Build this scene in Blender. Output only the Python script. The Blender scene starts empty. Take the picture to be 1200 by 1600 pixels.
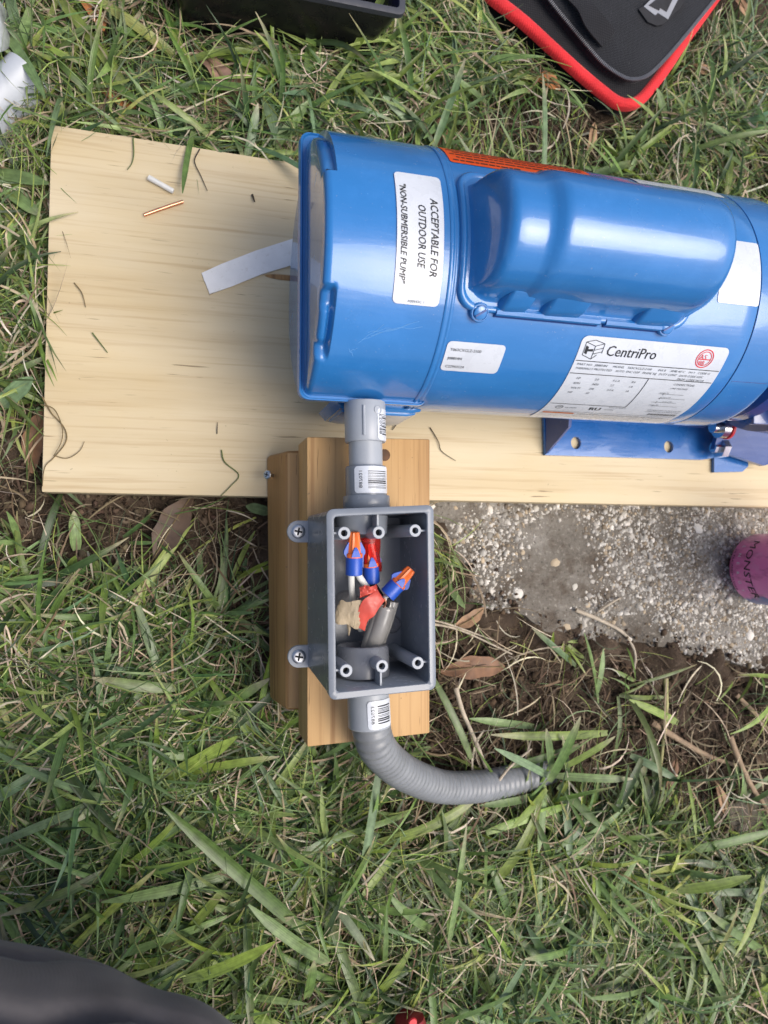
import bpy, bmesh, math, random
import numpy as np
from mathutils import Vector, Matrix, noise as mnoise

random.seed(7)
rng = np.random.default_rng(7)
SC = bpy.context.scene
COL = SC.collection

# ------------------------------------------------------------------ camera
F = 1100.0                       # focal length in pixels of the 1200 x 1600 photograph
CH = 0.57                        # camera height above the soil, metres
_U = np.array([310.0, 47.0, F]); _U /= np.linalg.norm(_U)
_X = np.array([1.0, 0, 0]) - _U * _U[0]; _X /= np.linalg.norm(_X)
_Y = np.cross(_U, _X)
ROT = np.array([_X, _Y, _U])
EYE = np.array([0, 0, CH])
cd = bpy.data.cameras.new('camera')
cam = bpy.data.objects.new('camera', cd); COL.objects.link(cam)
M4 = Matrix.Identity(4)
for i in range(3):
    for j in range(3):
        M4[i][j] = ROT[i, j]
M4.translation = EYE
cam.matrix_world = M4
cd.sensor_fit = 'HORIZONTAL'; cd.sensor_width = 36; cd.lens = 36 * F / 1200
cd.clip_start = 0.01; cd.clip_end = 200
cd.dof.use_dof = True; cd.dof.focus_distance = 0.46; cd.dof.aperture_fstop = 13
SC.camera = cam

# ------------------------------------------------------------------ light
SUN_EL, SUN_AZ = math.radians(63), math.radians(-24)      # azimuth from +X towards +Y
w = bpy.data.worlds.new('World'); SC.world = w; w.use_nodes = True
nt = w.node_tree; bg = nt.nodes['Background']
sky = nt.nodes.new('ShaderNodeTexSky'); sky.sky_type = 'NISHITA'; sky.sun_disc = False
sky.sun_elevation = SUN_EL; sky.sun_rotation = math.pi / 2 - SUN_AZ
sky.air_density = 0.7; sky.dust_density = 4.5; sky.ozone_density = 0.4
nt.links.new(sky.outputs[0], bg.inputs[0]); bg.inputs[1].default_value = 0.15
sl = bpy.data.lights.new('sun', 'SUN'); sl.energy = 1.45; sl.angle = math.radians(42); sl.color = (1, .98, .95)
so = bpy.data.objects.new('sun', sl); COL.objects.link(so)
sd = Vector((math.cos(SUN_EL) * math.cos(SUN_AZ), math.cos(SUN_EL) * math.sin(SUN_AZ), math.sin(SUN_EL)))
so.rotation_euler = sd.to_track_quat('Z', 'Y').to_euler(); so.location = sd * 5
SC.view_settings.view_transform = 'Standard'; SC.view_settings.look = 'None'
SC.view_settings.gamma = 1; SC.view_settings.use_curve_mapping = False
SC.view_settings.exposure = 0.40
SC.cycles.max_bounces = 8

# ------------------------------------------------------------------ helpers
def P(px, py, z):
    """the point at height z seen at a pixel of the photograph (for measuring only)"""
    d = ROT @ np.array([(px - 600) / F, -(py - 800) / F, -1.0])
    return EYE + d * ((z - CH) / d[2])

MY, MZ, MR = 0.1739, 0.1222, 0.0842      # motor axis (along X) and radius
def on_motor(px, py, r=MR):
    d = ROT @ np.array([(px - 600) / F, -(py - 800) / F, -1.0]); o = EYE - np.array([0, MY, MZ])
    a = d[1]**2 + d[2]**2; b = 2 * (o[1] * d[1] + o[2] * d[2]); c = o[1]**2 + o[2]**2 - r * r
    t = (-b - math.sqrt(max(b * b - 4 * a * c, 0))) / (2 * a); p = o + d * t
    return p[0], math.atan2(-p[1], p[2])
def motor(x, th, r=MR):
    return (x, MY - r * math.sin(th), MZ + r * math.cos(th))

WLOC = {}
def tag(o, label=None, cat=None, group=None, kind=None):
    if label: o['label'] = label
    if cat: o['category'] = cat
    if group: o['group'] = group
    if kind: o['kind'] = kind
    return o
def thing(name, loc, label, cat, group=None):
    o = bpy.data.objects.new(name, None); COL.objects.link(o); o.location = loc; o.empty_display_size = .01
    WLOC[o.name] = np.array(loc, float)
    return tag(o, label, cat, group)
def mesh(name, V, Fc, m, parent=None, smooth=True, loc=None, angle=35):
    me = bpy.data.meshes.new(name)
    V = np.asarray(V, float)
    if parent is not None: org = WLOC[parent.name]
    else: org = np.array(loc, float) if loc is not None else np.zeros(3)
    me.from_pydata([tuple(v) for v in (V - org)], [], Fc)
    me.validate()
    bm = bmesh.new(); bm.from_mesh(me); bmesh.ops.recalc_face_normals(bm, faces=bm.faces[:]); bm.to_mesh(me); bm.free()
    if smooth:
        me.polygons.foreach_set('use_smooth', [True] * len(me.polygons))
        me.set_sharp_from_angle(angle=math.radians(angle))
    if m: me.materials.append(m)
    o = bpy.data.objects.new(name, me); COL.objects.link(o)
    if parent is not None: o.parent = parent
    else: o.location = org
    WLOC[o.name] = org
    return o
class MB:
    def __init__(s): s.v = []; s.f = []
    def add(s, V, Fc):
        n = len(s.v); s.v += [tuple(p) for p in V]; s.f += [tuple(i + n for i in q) for q in Fc]; return s
    def loft(s, loops, cap0=True, cap1=True, closed=True):
        k = len(loops[0]); V = [p for l in loops for p in l]; Fc = []
        for i in range(len(loops) - 1):
            for j in range(k if closed else k - 1):
                a = i * k + j; b = i * k + (j + 1) % k
                Fc.append((a, b, b + k, a + k))
        if cap0: Fc.append(tuple(range(k))[::-1])
        if cap1: Fc.append(tuple(range((len(loops) - 1) * k, len(loops) * k)))
        return s.add(V, Fc)
    def tube(s, pts, r, n=12, cap=True):
        pts = [Vector(p) for p in pts]; loops = []
        t0 = (pts[1] - pts[0]).normalized(); up = Vector((0, 0, 1)) if abs(t0.z) < .9 else Vector((1, 0, 0))
        nrm = (up - t0 * up.dot(t0)).normalized()
        for i, p in enumerate(pts):
            t = (pts[min(i + 1, len(pts) - 1)] - pts[max(i - 1, 0)]).normalized()
            nrm = (nrm - t * nrm.dot(t)).normalized(); bi = t.cross(nrm)
            rr = r(i / (len(pts) - 1)) if callable(r) else (r[i] if hasattr(r, '__len__') else r)
            loops.append([p + (nrm * math.cos(a) + bi * math.sin(a)) * rr for a in [2 * math.pi * k / n for k in range(n)]])
        return s.loft(loops, cap, cap)
    def lathe(s, prof, o, d, n=32, cap=True):
        """prof = [(along, radius)] round the line through o with direction d"""
        o = Vector(o); d = Vector(d).normalized(); up = Vector((0, 0, 1)) if abs(d.z) < .9 else Vector((1, 0, 0))
        a = (up - d * up.dot(d)).normalized(); b = d.cross(a)
        loops = [[o + d * t + (a * math.cos(q) + b * math.sin(q)) * max(r, 1e-5) for q in [2 * math.pi * k / n for k in range(n)]] for t, r in prof]
        return s.loft(loops, cap, cap)
    def box(s, c, size, bev=0.001, rot=None, seg=2):
        bm = bmesh.new(); bmesh.ops.create_cube(bm, size=1)
        for v in bm.verts: v.co = Vector((v.co.x * size[0], v.co.y * size[1], v.co.z * size[2]))
        if bev: bmesh.ops.bevel(bm, geom=bm.edges[:], offset=bev, segments=seg, affect='EDGES', profile=.5)
        R = rot if rot is not None else Matrix.Identity(3)
        V = [R @ v.co + Vector(c) for v in bm.verts]; Fc = [tuple(v.index for v in f.verts) for f in bm.faces]
        bm.verts.index_update(); bm.free()
        return s.add(V, Fc)
    def build(s, name, m, parent=None, smooth=True, loc=None, angle=35):
        return mesh(name, s.v, s.f, m, parent, smooth, loc, angle)
def hexa(b4, t4):
    """box from four bottom and four top corners, counter-clockwise"""
    return [tuple(p) for p in b4] + [tuple(p) for p in t4], [(3, 2, 1, 0), (4, 5, 6, 7)] + [(i, (i + 1) % 4, (i + 1) % 4 + 4, i + 4) for i in range(4)]
def bevel_mesh(V, Fc, off, seg=2):
    bm = bmesh.new(); vs = [bm.verts.new(v) for v in V]
    for f in Fc: bm.faces.new([vs[i] for i in f])
    bmesh.ops.recalc_face_normals(bm, faces=bm.faces[:])
    bmesh.ops.bevel(bm, geom=bm.edges[:], offset=off, segments=seg, affect='EDGES', profile=.5)
    bm.verts.index_update()
    r = [tuple(v.co) for v in bm.verts], [tuple(v.index for v in f.verts) for f in bm.faces]
    bm.free(); return r
def rrect(x0, x1, y0, y1, r, n=5):
    out = []
    for cx, cy, a0 in ((x1 - r, y1 - r, 0), (x0 + r, y1 - r, 90), (x0 + r, y0 + r, 180), (x1 - r, y0 + r, 270)):
        for k in range(n + 1):
            a = math.radians(a0 + 90 * k / n); out.append((cx + r * math.cos(a), cy + r * math.sin(a)))
    return out
def sheet2d(x0, x1, y0, y1, r, nu=10, nv=14):
    """rounded rectangle as a grid (u, v) so that it can be bent"""
    vs = [y0 + (y1 - y0) * j / nv for j in range(nv + 1)]
    extra = [y0 + r * (1 - math.cos(math.radians(a))) for a in (0, 25, 50, 75, 90)]
    vs = sorted(set([round(q, 6) for q in vs if y0 + r < q < y1 - r] + [round(q, 6) for q in extra] + [round(y0 + y1 - q, 6) for q in extra]))
    V, Fc = [], []
    for v in vs:
        d = min(v - y0, y1 - v); ins = r - math.sqrt(max(r * r - (r - d)**2, 0)) if d < r else 0
        for i in range(nu + 1): V.append((x0 + ins + (x1 - x0 - 2 * ins) * i / nu, v))
    k = nu + 1
    for j in range(len(vs) - 1):
        for i in range(nu): Fc.append((j * k + i, j * k + i + 1, j * k + k + i + 1, j * k + k + i))
    return V, Fc
_tc = {}
def text2d(s, size=1.0, shear=0.0, align='LEFT', sx=1.0):
    key = (s, shear, align)
    if key not in _tc:
        c = bpy.data.curves.new('txt', 'FONT'); c.body = s; c.size = 1; c.shear = shear; c.align_x = align; c.resolution_u = 2
        o = bpy.data.objects.new('txt', c); COL.objects.link(o)
        bpy.context.view_layer.update()
        me = bpy.data.meshes.new_from_object(o.evaluated_get(bpy.context.evaluated_depsgraph_get()))
        _tc[key] = ([(v.co.x, v.co.y) for v in me.vertices], [tuple(p.vertices) for p in me.polygons])
        bpy.data.objects.remove(o); bpy.data.curves.remove(c); bpy.data.meshes.remove(me)
    V, Fc = _tc[key]
    return [(x * size * sx, y * size) for x, y in V], Fc
def rect2d(x0, y0, x1, y1, n=1):
    V, Fc = [], []
    for i in range(n + 1):
        t = i / n; V += [(x0 + (x1 - x0) * t, y0), (x0 + (x1 - x0) * t, y1)]
    for i in range(n): Fc.append((2 * i, 2 * i + 2, 2 * i + 3, 2 * i + 1))
    return V, Fc
def line2d(x0, y0, x1, y1, wd, n=8):
    L = math.hypot(x1 - x0, y1 - y0); nx, ny = -(y1 - y0) / L * wd / 2, (x1 - x0) / L * wd / 2
    V, Fc = [], []
    for i in range(n + 1):
        t = i / n; x = x0 + (x1 - x0) * t; y = y0 + (y1 - y0) * t; V += [(x + nx, y + ny), (x - nx, y - ny)]
    for i in range(n): Fc.append((2 * i, 2 * i + 1, 2 * i + 3, 2 * i + 2))
    return V, Fc
class Flat:
    """print gathered in label coordinates, bent onto a surface by fn(u, v)"""
    def __init__(s, fn): s.fn = fn; s.mb = MB()
    def put(s, g, du=0, dv=0):
        s.mb.add([s.fn(u + du, v + dv) for u, v in g[0]], g[1]); return s
    def text(s, t, u, v, size, **k): return s.put(text2d(t, size, **k), u, v)

# ------------------------------------------------------------------ materials
def principled(name, col, rough=.5, metal=0, coat=0, spec=.5):
    m = bpy.data.materials.new(name); m.use_nodes = True
    b = m.node_tree.nodes['Principled BSDF']
    b.inputs['Base Color'].default_value = (*col, 1); b.inputs['Roughness'].default_value = rough
    b.inputs['Metallic'].default_value = metal; b.inputs['Coat Weight'].default_value = coat
    b.inputs['Coat Roughness'].default_value = .08; b.inputs['Specular IOR Level'].default_value = spec
    return m, m.node_tree, b
def N(t, ty, **k):
    n = t.nodes.new(ty)
    for a, v in k.items():
        if a in n.inputs: n.inputs[a].default_value = v
        else: setattr(n, a, v)
    return n
def L(t, a, b): t.links.new(a, b)
def coords(t, scale=(1, 1, 1), rot=(0, 0, 0), kind='Object'):
    tc = N(t, 'ShaderNodeTexCoord'); mp = N(t, 'ShaderNodeMapping')
    mp.inputs['Scale'].default_value = scale; mp.inputs['Rotation'].default_value = rot
    L(t, tc.outputs[kind], mp.inputs[0]); return mp.outputs[0]
def noisetex(t, vec, scale, detail=4, rough=.55):
    n = N(t, 'ShaderNodeTexNoise'); n.inputs['Scale'].default_value = scale; n.inputs['Detail'].default_value = detail
    n.inputs['Roughness'].default_value = rough; L(t, vec, n.inputs['Vector']); return n.outputs['Fac']
def ramp(t, fac, stops):
    r = N(t, 'ShaderNodeValToRGB'); e = r.color_ramp.elements
    while len(e) < len(stops): e.new(.5)
    for k, (p, c) in enumerate(stops):
        e[k].position = p; e[k].color = (*c, 1) if len(c) == 3 else c
    L(t, fac, r.inputs[0]); return r.outputs[0]
def mix(t, a, b, fac, mode='MIX'):
    m = N(t, 'ShaderNodeMix', data_type='RGBA', blend_type=mode)
    for s, i in ((fac, 0), (a, 6), (b, 7)):
        if hasattr(s, 'links'): L(t, s, m.inputs[i])
        else: m.inputs[i].default_value = s if i == 0 else (*s, 1)
    return m.outputs[2]
def bump(t, b, h, strength=.3, dist=.001):
    n = N(t, 'ShaderNodeBump'); n.inputs['Strength'].default_value = strength; n.inputs['Distance'].default_value = dist
    L(t, h, n.inputs['Height']); L(t, n.outputs[0], b.inputs['Normal'])
def g(v): return (v, v, v)

def simple(name, col, rough=.5, metal=0, coat=0, var=.12, vscale=60, bmp=.1, bscale=900, spec=.5, dirt=None):
    """one colour with a little uneven tone, grime and fine relief"""
    m, t, b = principled(name, col, rough, metal, coat, spec)
    v = coords(t)
    n1 = noisetex(t, v, vscale, 5)
    c = ramp(t, n1, [(.3, tuple(x * (1 - var) for x in col)), (.7, tuple(min(1, x * (1 + var)) for x in col))])
    if dirt:
        n2 = noisetex(t, v, vscale * 3, 6, .7)
        c = mix(t, c, dirt[0], ramp(t, n2, [(dirt[1], g(0)), (min(1, dirt[1] + .16), g(dirt[2]))]))
    L(t, c, b.inputs['Base Color'])
    r = ramp(t, noisetex(t, v, vscale * 2, 4), [(.3, g(max(.02, rough * .85))), (.7, g(min(1, rough * 1.2)))])
    L(t, r, b.inputs['Roughness'])
    if bmp: bump(t, b, noisetex(t, v, bscale, 3), bmp, .0006)
    return m

def mat_paint(name, col, rough=.2):
    m, t, b = principled(name, col, rough, 0, .6)
    v = coords(t)
    c = ramp(t, noisetex(t, v, 14, 4), [(.3, tuple(x * .92 for x in col)), (.7, tuple(x * 1.06 for x in col))])
    vs = coords(t, (30, 220, 220))                                   # hair scratches along the shell
    sc = ramp(t, noisetex(t, vs, 6, 2), [(.70, g(0)), (.74, g(.2))])
    c = mix(t, c, tuple(min(1, x * 1.25 + .03) for x in col), ramp(t, noisetex(t, v, 26, 6, .7), [(.5, g(0)), (.75, g(.35))]))
    c = mix(t, c, tuple(min(1, x * 1.5 + .06) for x in col), sc)
    dust = ramp(t, noisetex(t, v, 520, 3), [(.68, g(0)), (.76, g(.28))])
    c = mix(t, c, (.45, .47, .46), dust)
    L(t, c, b.inputs['Base Color'])
    L(t, ramp(t, noisetex(t, v, 40, 5), [(.3, g(rough * .8)), (.75, g(rough * 1.5))]), b.inputs['Roughness'])
    wv = coords(t, (5, 26, 26))
    pe = noisetex(t, v, 900, 2); hh = mix(t, noisetex(t, wv, 2.6, 3, .5), pe, .06); bump(t, b, hh, .14, .004)
    b.inputs['Coat Roughness'].default_value = .05                     # the shell is rolled sheet: soft waviness
    return m

def mat_wood(name, stops, axis, streak, knots=0, rough=.65, fine=1.0, dots=.35, grain=.48):
    """axis: 0 grain along X, 1 along Y"""
    m, t, b = principled(name, (.5, .4, .2), rough)
    sc = [26, 26, 26]; sc[axis] = 1.6
    v = coords(t, tuple(sc))
    warp = noisetex(t, coords(t, (3, 3, 3)), 2.2, 3)
    n = noisetex(t, v, 1.4, 5, .6)
    base = ramp(t, n, stops)
    s2 = [260, 260, 260]; s2[axis] = 7 * fine
    f = noisetex(t, coords(t, tuple(s2)), 1.0, 4, .6)
    base = mix(t, base, streak, ramp(t, f, [(.52, g(0)), (.72, g(grain))]))
    s3 = [420, 420, 420]; s3[axis] = 26
    p = noisetex(t, coords(t, tuple(s3), (0, 0, .01)), 1.0, 2, .5)
    pm = ramp(t, p, [(.665, g(0)), (.72, g(.85))])
    patch = ramp(t, noisetex(t, coords(t, (7, 7, 7)), 1.6, 3), [(.42, g(0)), (.6, g(1))])
    pm2 = mix(t, g(0), pm, patch)
    base = mix(t, base, tuple(x * .42 for x in streak), pm2)
    big = noisetex(t, coords(t, (5, 9, 9)), 1.3, 4)
    base = mix(t, base, (.62, .62, .6), ramp(t, big, [(.3, g(.0)), (.75, g(.22))]), 'MULTIPLY')
    base = mix(t, base, (1.0, .93, .77), ramp(t, noisetex(t, coords(t, (6, 14, 14) if axis == 0 else (14, 6, 14)), 1.1, 5, .6), [(.45, g(0)), (.7, g(.55))]), 'MULTIPLY')
    d = noisetex(t, coords(t), 260, 2)
    base = mix(t, base, (.12, .085, .05), ramp(t, d, [(.735, g(0)), (.765, g(dots))]))
    L(t, base, b.inputs['Base Color'])
    bump(t, b, f, .25, .0005)
    return m

M = {}
M['blue'] = mat_paint('blue_enamel', (.024, .176, .47), .20)
M['blue_dark'] = mat_paint('dark_blue_enamel_and_shade', (.012, .055, .23), .3)  # own colour of the pump; painted shade on gusset and lip strips
M['blue_foot'] = mat_paint('blue_steel_enamel', (.016, .135, .42), .26)
M['label'] = simple('white_label_vinyl', (.61, .645, .69), .28, var=.05, coat=.2, bmp=.35, bscale=90, dirt=((.5, .5, .48), .66, .3))
M['orange_label'] = simple('orange_warning_vinyl', (.72, .085, .012), .35, var=.06, bmp=.03)
M['ink'] = simple('black_ink', (.015, .016, .018), .5, var=.1, bmp=0)
M['ink_grey'] = simple('thin_grey_ink', (.10, .11, .12), .5, var=.2, bmp=0)
M['ink_red'] = simple('red_ink', (.62, .03, .04), .45, var=.1, bmp=0)
M['ink_orange'] = simple('orange_ink', (.55, .13, .02), .45, var=.1, bmp=0)
M['pvc'] = simple('grey_pvc', (.20, .224, .256), .24, var=.07, bmp=.08, dirt=((.5, .5, .48), .66, .35))
M['pvc_light'] = simple('pale_grey_pvc', (.34, .368, .40), .36, var=.06, bmp=.08, dirt=((.2, .19, .17), .68, .35))
M['pvc_dark'] = simple('dark_grey_pvc', (.17, .18, .2), .25, var=.08, bmp=.08)
M['hole'] = simple('dark_bore', (.012, .012, .014), .7, bmp=0)
M['conduit'] = simple('grey_flexible_pvc', (.205, .217, .227), .34, var=.14, bmp=.12, dirt=((.32, .33, .33), .6, .45))
M['steel'] = simple('zinc_plated_steel', (.55, .56, .57), .34, 1, var=.1, bmp=.1)
M['chrome'] = simple('bright_bolt_steel', (.7, .7, .7), .2, 1, var=.1, bmp=.1)
M['copper'] = simple('bare_copper', (.78, .36, .22), .3, 1, var=.08, bmp=.05)
M['white_ins'] = simple('white_wire_jacket', (.66, .66, .62), .35, var=.06, bmp=.05, dirt=((.3, .27, .22), .66, .4))
M['grey_ins'] = simple('grey_cable_jacket', (.27, .265, .25), .22, var=.2, bmp=.15, coat=.4, dirt=((.5, .5, .48), .62, .5))
M['nut_blue'] = simple('blue_plastic', (.018, .085, .46), .36, var=.08)
M['nut_orange'] = simple('orange_plastic', (.78, .16, .03), .38, var=.08)
M['tape_red'] = simple('red_vinyl_tape', (.58, .085, .06), .35, var=.18, bmp=.2, bscale=300)
M['tape_beige'] = simple('tan_masking_tape', (.36, .29, .19), .6, var=.2, bmp=.4, bscale=500)
M['board'] = mat_wood('pine_board', [(.25, (.56, .445, .262)), (.5, (.64, .53, .335)), (.75, (.70, .595, .395))], 0, (.40, .26, .12))
M['lumber'] = mat_wood('fresh_lumber', [(.25, (.44, .255, .098)), (.5, (.54, .335, .145)), (.75, (.62, .41, .195))], 1, (.29, .145, .052), fine=.5, dots=.45, grain=.8)
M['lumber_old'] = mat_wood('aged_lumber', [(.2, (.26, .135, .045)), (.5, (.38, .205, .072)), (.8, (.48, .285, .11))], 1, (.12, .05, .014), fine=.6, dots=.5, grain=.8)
M['residue'] = simple('white_adhesive_strip', (.80, .795, .77), .6, var=.05, vscale=90, bmp=.3, bscale=260, dirt=((.5, .46, .38), .58, .5))
M['foil'] = simple('silvery_film', (.40, .43, .46), .38, .05, var=.12, vscale=30, bmp=.35, bscale=60)
M['clear'] = simple('crumpled_clear_film', (.36, .38, .38), .15, .3, var=.5, vscale=60, bmp=.6, bscale=90)
M['bin'] = simple('black_glossy_plastic', (.006, .006, .007), .28, var=.2, bmp=.2, bscale=60)
M['bin_rim'] = simple('charcoal_plastic_rim', (.040, .044, .056), .6, var=.1)
M['purple'] = simple('blue_violet_plastic', (.03, .035, .3), .3, var=.5, vscale=120)
M['leather_red'] = simple('maroon_plastic', (.22, .012, .02), .4, var=.15)
M['silver_ink'] = simple('silver_print', (.33, .34, .36), .4, .2, var=.05)
M['zip'] = simple('black_zip_teeth', (.26, .26, .27), .35, .5, var=.1)

def mat_weave(name, col, sc=1400, rough=.85, lint=True, st=.5):
    m, t, b = principled(name, col, rough, spec=.25)
    v = coords(t)
    w1 = N(t, 'ShaderNodeTexWave', wave_type='BANDS', bands_direction='X'); w1.inputs['Scale'].default_value = sc / 6
    w2 = N(t, 'ShaderNodeTexWave', wave_type='BANDS', bands_direction='Y'); w2.inputs['Scale'].default_value = sc / 6
    for q in (w1, w2): L(t, v, q.inputs['Vector']); q.inputs['Distortion'].default_value = 1.0
    h = mix(t, w1.outputs['Fac'], w2.outputs['Fac'], .5)
    c = ramp(t, noisetex(t, v, 30, 5), [(.3, tuple(x * .75 for x in col)), (.7, tuple(x * 1.3 for x in col))])
    if lint:
        c = mix(t, c, (.3, .3, .28), ramp(t, noisetex(t, v, 420, 2), [(.74, g(0)), (.78, g(.5))]))
    L(t, c, b.inputs['Base Color']); b.inputs['Sheen Weight'].default_value = .15
    bump(t, b, h, st, .0006)
    return m
M['felt'] = mat_weave('black_padded_cloth', (.012, .013, .016), st=1.0)
M['mesh_cloth'] = mat_weave('black_ribbed_cloth', (.010, .010, .012), 900, lint=False)
M['red_cloth'] = mat_weave('red_webbing', (.66, .025, .03), 1000, .7, lint=False)
M['trouser'] = mat_weave('grey_trouser_cloth', (.088, .082, .084), 2600, .9, lint=False, st=.15)
M['skin'] = simple('skin', (.45, .27, .19), .5, bmp=.1)

def mat_soil():
    m, t, b = principled('damp_soil', (.05, .035, .025), .95, spec=.2)
    v = coords(t)
    n1 = noisetex(t, v, 22, 6, .65); n2 = noisetex(t, v, 190, 6, .7)
    c = ramp(t, n1, [(.3, (.040, .028, .019)), (.5, (.078, .056, .039)), (.72, (.135, .100, .070))])
    c = mix(t, c, (.25, .195, .14), ramp(t, n2, [(.58, g(0)), (.72, g(.6))]))
    c = mix(t, c, (.012, .009, .007), ramp(t, n2, [(.28, g(.7)), (.42, g(0))]))
    L(t, c, b.inputs['Base Color'])
    hh = mix(t, n2, noisetex(t, v, 620, 3, .7), .35)
    bump(t, b, hh, .9, .004); return m
def mat_concrete():
    m, t, b = principled('weathered_concrete', (.2, .19, .17), .9, spec=.25)
    v = coords(t)
    n1 = noisetex(t, v, 13, 5, .6); n2 = noisetex(t, v, 330, 5, .7)
    c = ramp(t, n1, [(.3, (.10, .086, .068)), (.52, (.20, .182, .152)), (.72, (.38, .365, .325))])
    c = mix(t, c, (.42, .39, .33), ramp(t, n2, [(.56, g(0)), (.68, g(.6))]))
    c = mix(t, c, (.085, .062, .042), ramp(t, noisetex(t, v, 34, 6, .7), [(.50, g(0)), (.64, g(.7))]))
    c = mix(t, c, (.045, .037, .028), ramp(t, n2, [(.30, g(.85)), (.44, g(0))]))
    L(t, c, b.inputs['Base Color']); bump(t, b, n2, .8, .0025); return m
def mat_attr(name, rough=.6, sub=0, streak=True, spec=.4, trans=.25):
    """colour carried per blade or pebble in the attribute 'tint'"""
    m, t, b = principled(name, (.1, .15, .05), rough, spec=spec)
    at = N(t, 'ShaderNodeAttribute', attribute_name='tint')
    c = at.outputs['Color']
    v = coords(t)
    c = mix(t, c, ramp(t, noisetex(t, v, 170, 4), [(.3, g(.68)), (.7, g(1.22))]), 1.0, 'MULTIPLY')
    if streak:
        st = N(t, 'ShaderNodeAttribute', attribute_name='st')
        mp = N(t, 'ShaderNodeMapping'); mp.inputs['Scale'].default_value = (9, .6, 0); L(t, st.outputs['Vector'], mp.inputs[0])
        q = noisetex(t, mp.outputs[0], 1.0, 2)
        c = mix(t, c, ramp(t, q, [(.35, g(.82)), (.65, g(1.16))]), 1.0, 'MULTIPLY')
        bump(t, b, q, .35, .0006)
    L(t, c, b.inputs['Base Color'])
    if trans:
        tr = N(t, 'ShaderNodeBsdfTranslucent'); L(t, c, tr.inputs['Color'])
        ms = N(t, 'ShaderNodeMixShader'); ms.inputs[0].default_value = trans
        L(t, b.outputs[0], ms.inputs[1]); L(t, tr.outputs[0], ms.inputs[2])
        L(t, ms.outputs[0], t.nodes['Material Output'].inputs[0])
    return m
M['soil'] = mat_soil(); M['concrete'] = mat_concrete()
M['blade'] = mat_attr('grass_leaf', .36, trans=.22, spec=.55)
M['straw'] = mat_attr('dry_thatch', .75, streak=False, trans=.1, spec=.25)
M['pebble'] = mat_attr('aggregate_pebble', .75, streak=False, trans=0, spec=.3)
M['clod'] = mat_attr('soil_clod', .95, streak=False, trans=0, spec=.15)

def setattr_pt(me, name, arr, typ='FLOAT_COLOR'):
    a = me.attributes.new(name, typ, 'POINT')
    if typ == 'FLOAT_COLOR':
        arr = np.concatenate([arr, np.ones((len(arr), 1))], 1); a.data.foreach_set('color', arr.astype(np.float32).ravel())
    else: a.data.foreach_set('vector', arr.astype(np.float32).ravel())
def fastmesh(name, V, Q, m, parent=None, tint=None, st=None, loc=(0, 0, 0), smooth=True):
    me = bpy.data.meshes.new(name); V = np.asarray(V, np.float32) - np.asarray(loc, np.float32); Q = np.asarray(Q, np.int32); k = Q.shape[1]
    me.vertices.add(len(V)); me.vertices.foreach_set('co', V.ravel())
    me.loops.add(Q.size); me.loops.foreach_set('vertex_index', Q.ravel())
    me.polygons.add(len(Q)); me.polygons.foreach_set('loop_start', np.arange(0, Q.size, k, dtype=np.int32))
    me.update(calc_edges=True)
    if smooth: me.polygons.foreach_set('use_smooth', np.ones(len(Q), bool))
    if tint is not None: setattr_pt(me, 'tint', tint)
    if st is not None: setattr_pt(me, 'st', st, 'FLOAT_VECTOR')
    me.materials.append(m)
    o = bpy.data.objects.new(name, me); COL.objects.link(o); o.location = loc
    if parent is not None: o.parent = parent
    WLOC[o.name] = np.array(loc, float)
    return o

# ================================================================== THE SETTING
BOARD_Z, SLAB_Z = .030, .0105
BD = dict(x0=-.097, x1=.62, y0=.0345, y1=.2975)
slab_px = [(640, 775), (668, 818), (700, 850), (722, 880), (738, 905), (731, 940), (772, 950), (812, 962), (850, 984), (900, 1000), (960, 1004), (1020, 1008), (1080, 1022), (1140, 1034), (1200, 1046), (1290, 1062)]
slab_low = [P(a, b, SLAB_Z)[:2] for a, b in slab_px]
slab_poly = []
for i in range(len(slab_low) - 1):
    for k in range(5):
        p = slab_low[i] + (slab_low[i + 1] - slab_low[i]) * k / 5
        slab_poly.append(p + .0045 * np.array([mnoise.noise(Vector((p[0] * 90, p[1] * 90, 1))), mnoise.noise(Vector((p[0] * 90, p[1] * 90, 5)))]))
slab_poly += [np.array(q) for q in ((.80, -.13), (.80, .215), (.10, .215), (.10, .05))]
SP = np.array(slab_poly)
def inpoly(x, y, poly=SP):
    x = np.asarray(x); y = np.asarray(y); c = np.zeros(x.shape, bool); n = len(poly)
    for i in range(n):
        x0, y0 = poly[i]; x1, y1 = poly[(i + 1) % n]
        if y0 == y1: continue
        cond = ((y0 > y) != (y1 > y)) & (x < (x1 - x0) * (y - y0) / (y1 - y0) + x0); c ^= cond
    return c
def gh(x, y):
    x = np.asarray(x, float); y = np.asarray(y, float)
    return .0016 * np.sin(x * 31 + 1) * np.sin(y * 27 + .4) + .0012 * np.sin(x * 71 + y * 53) + .0008 * np.sin(x * 143 - y * 121 + 2)

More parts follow.
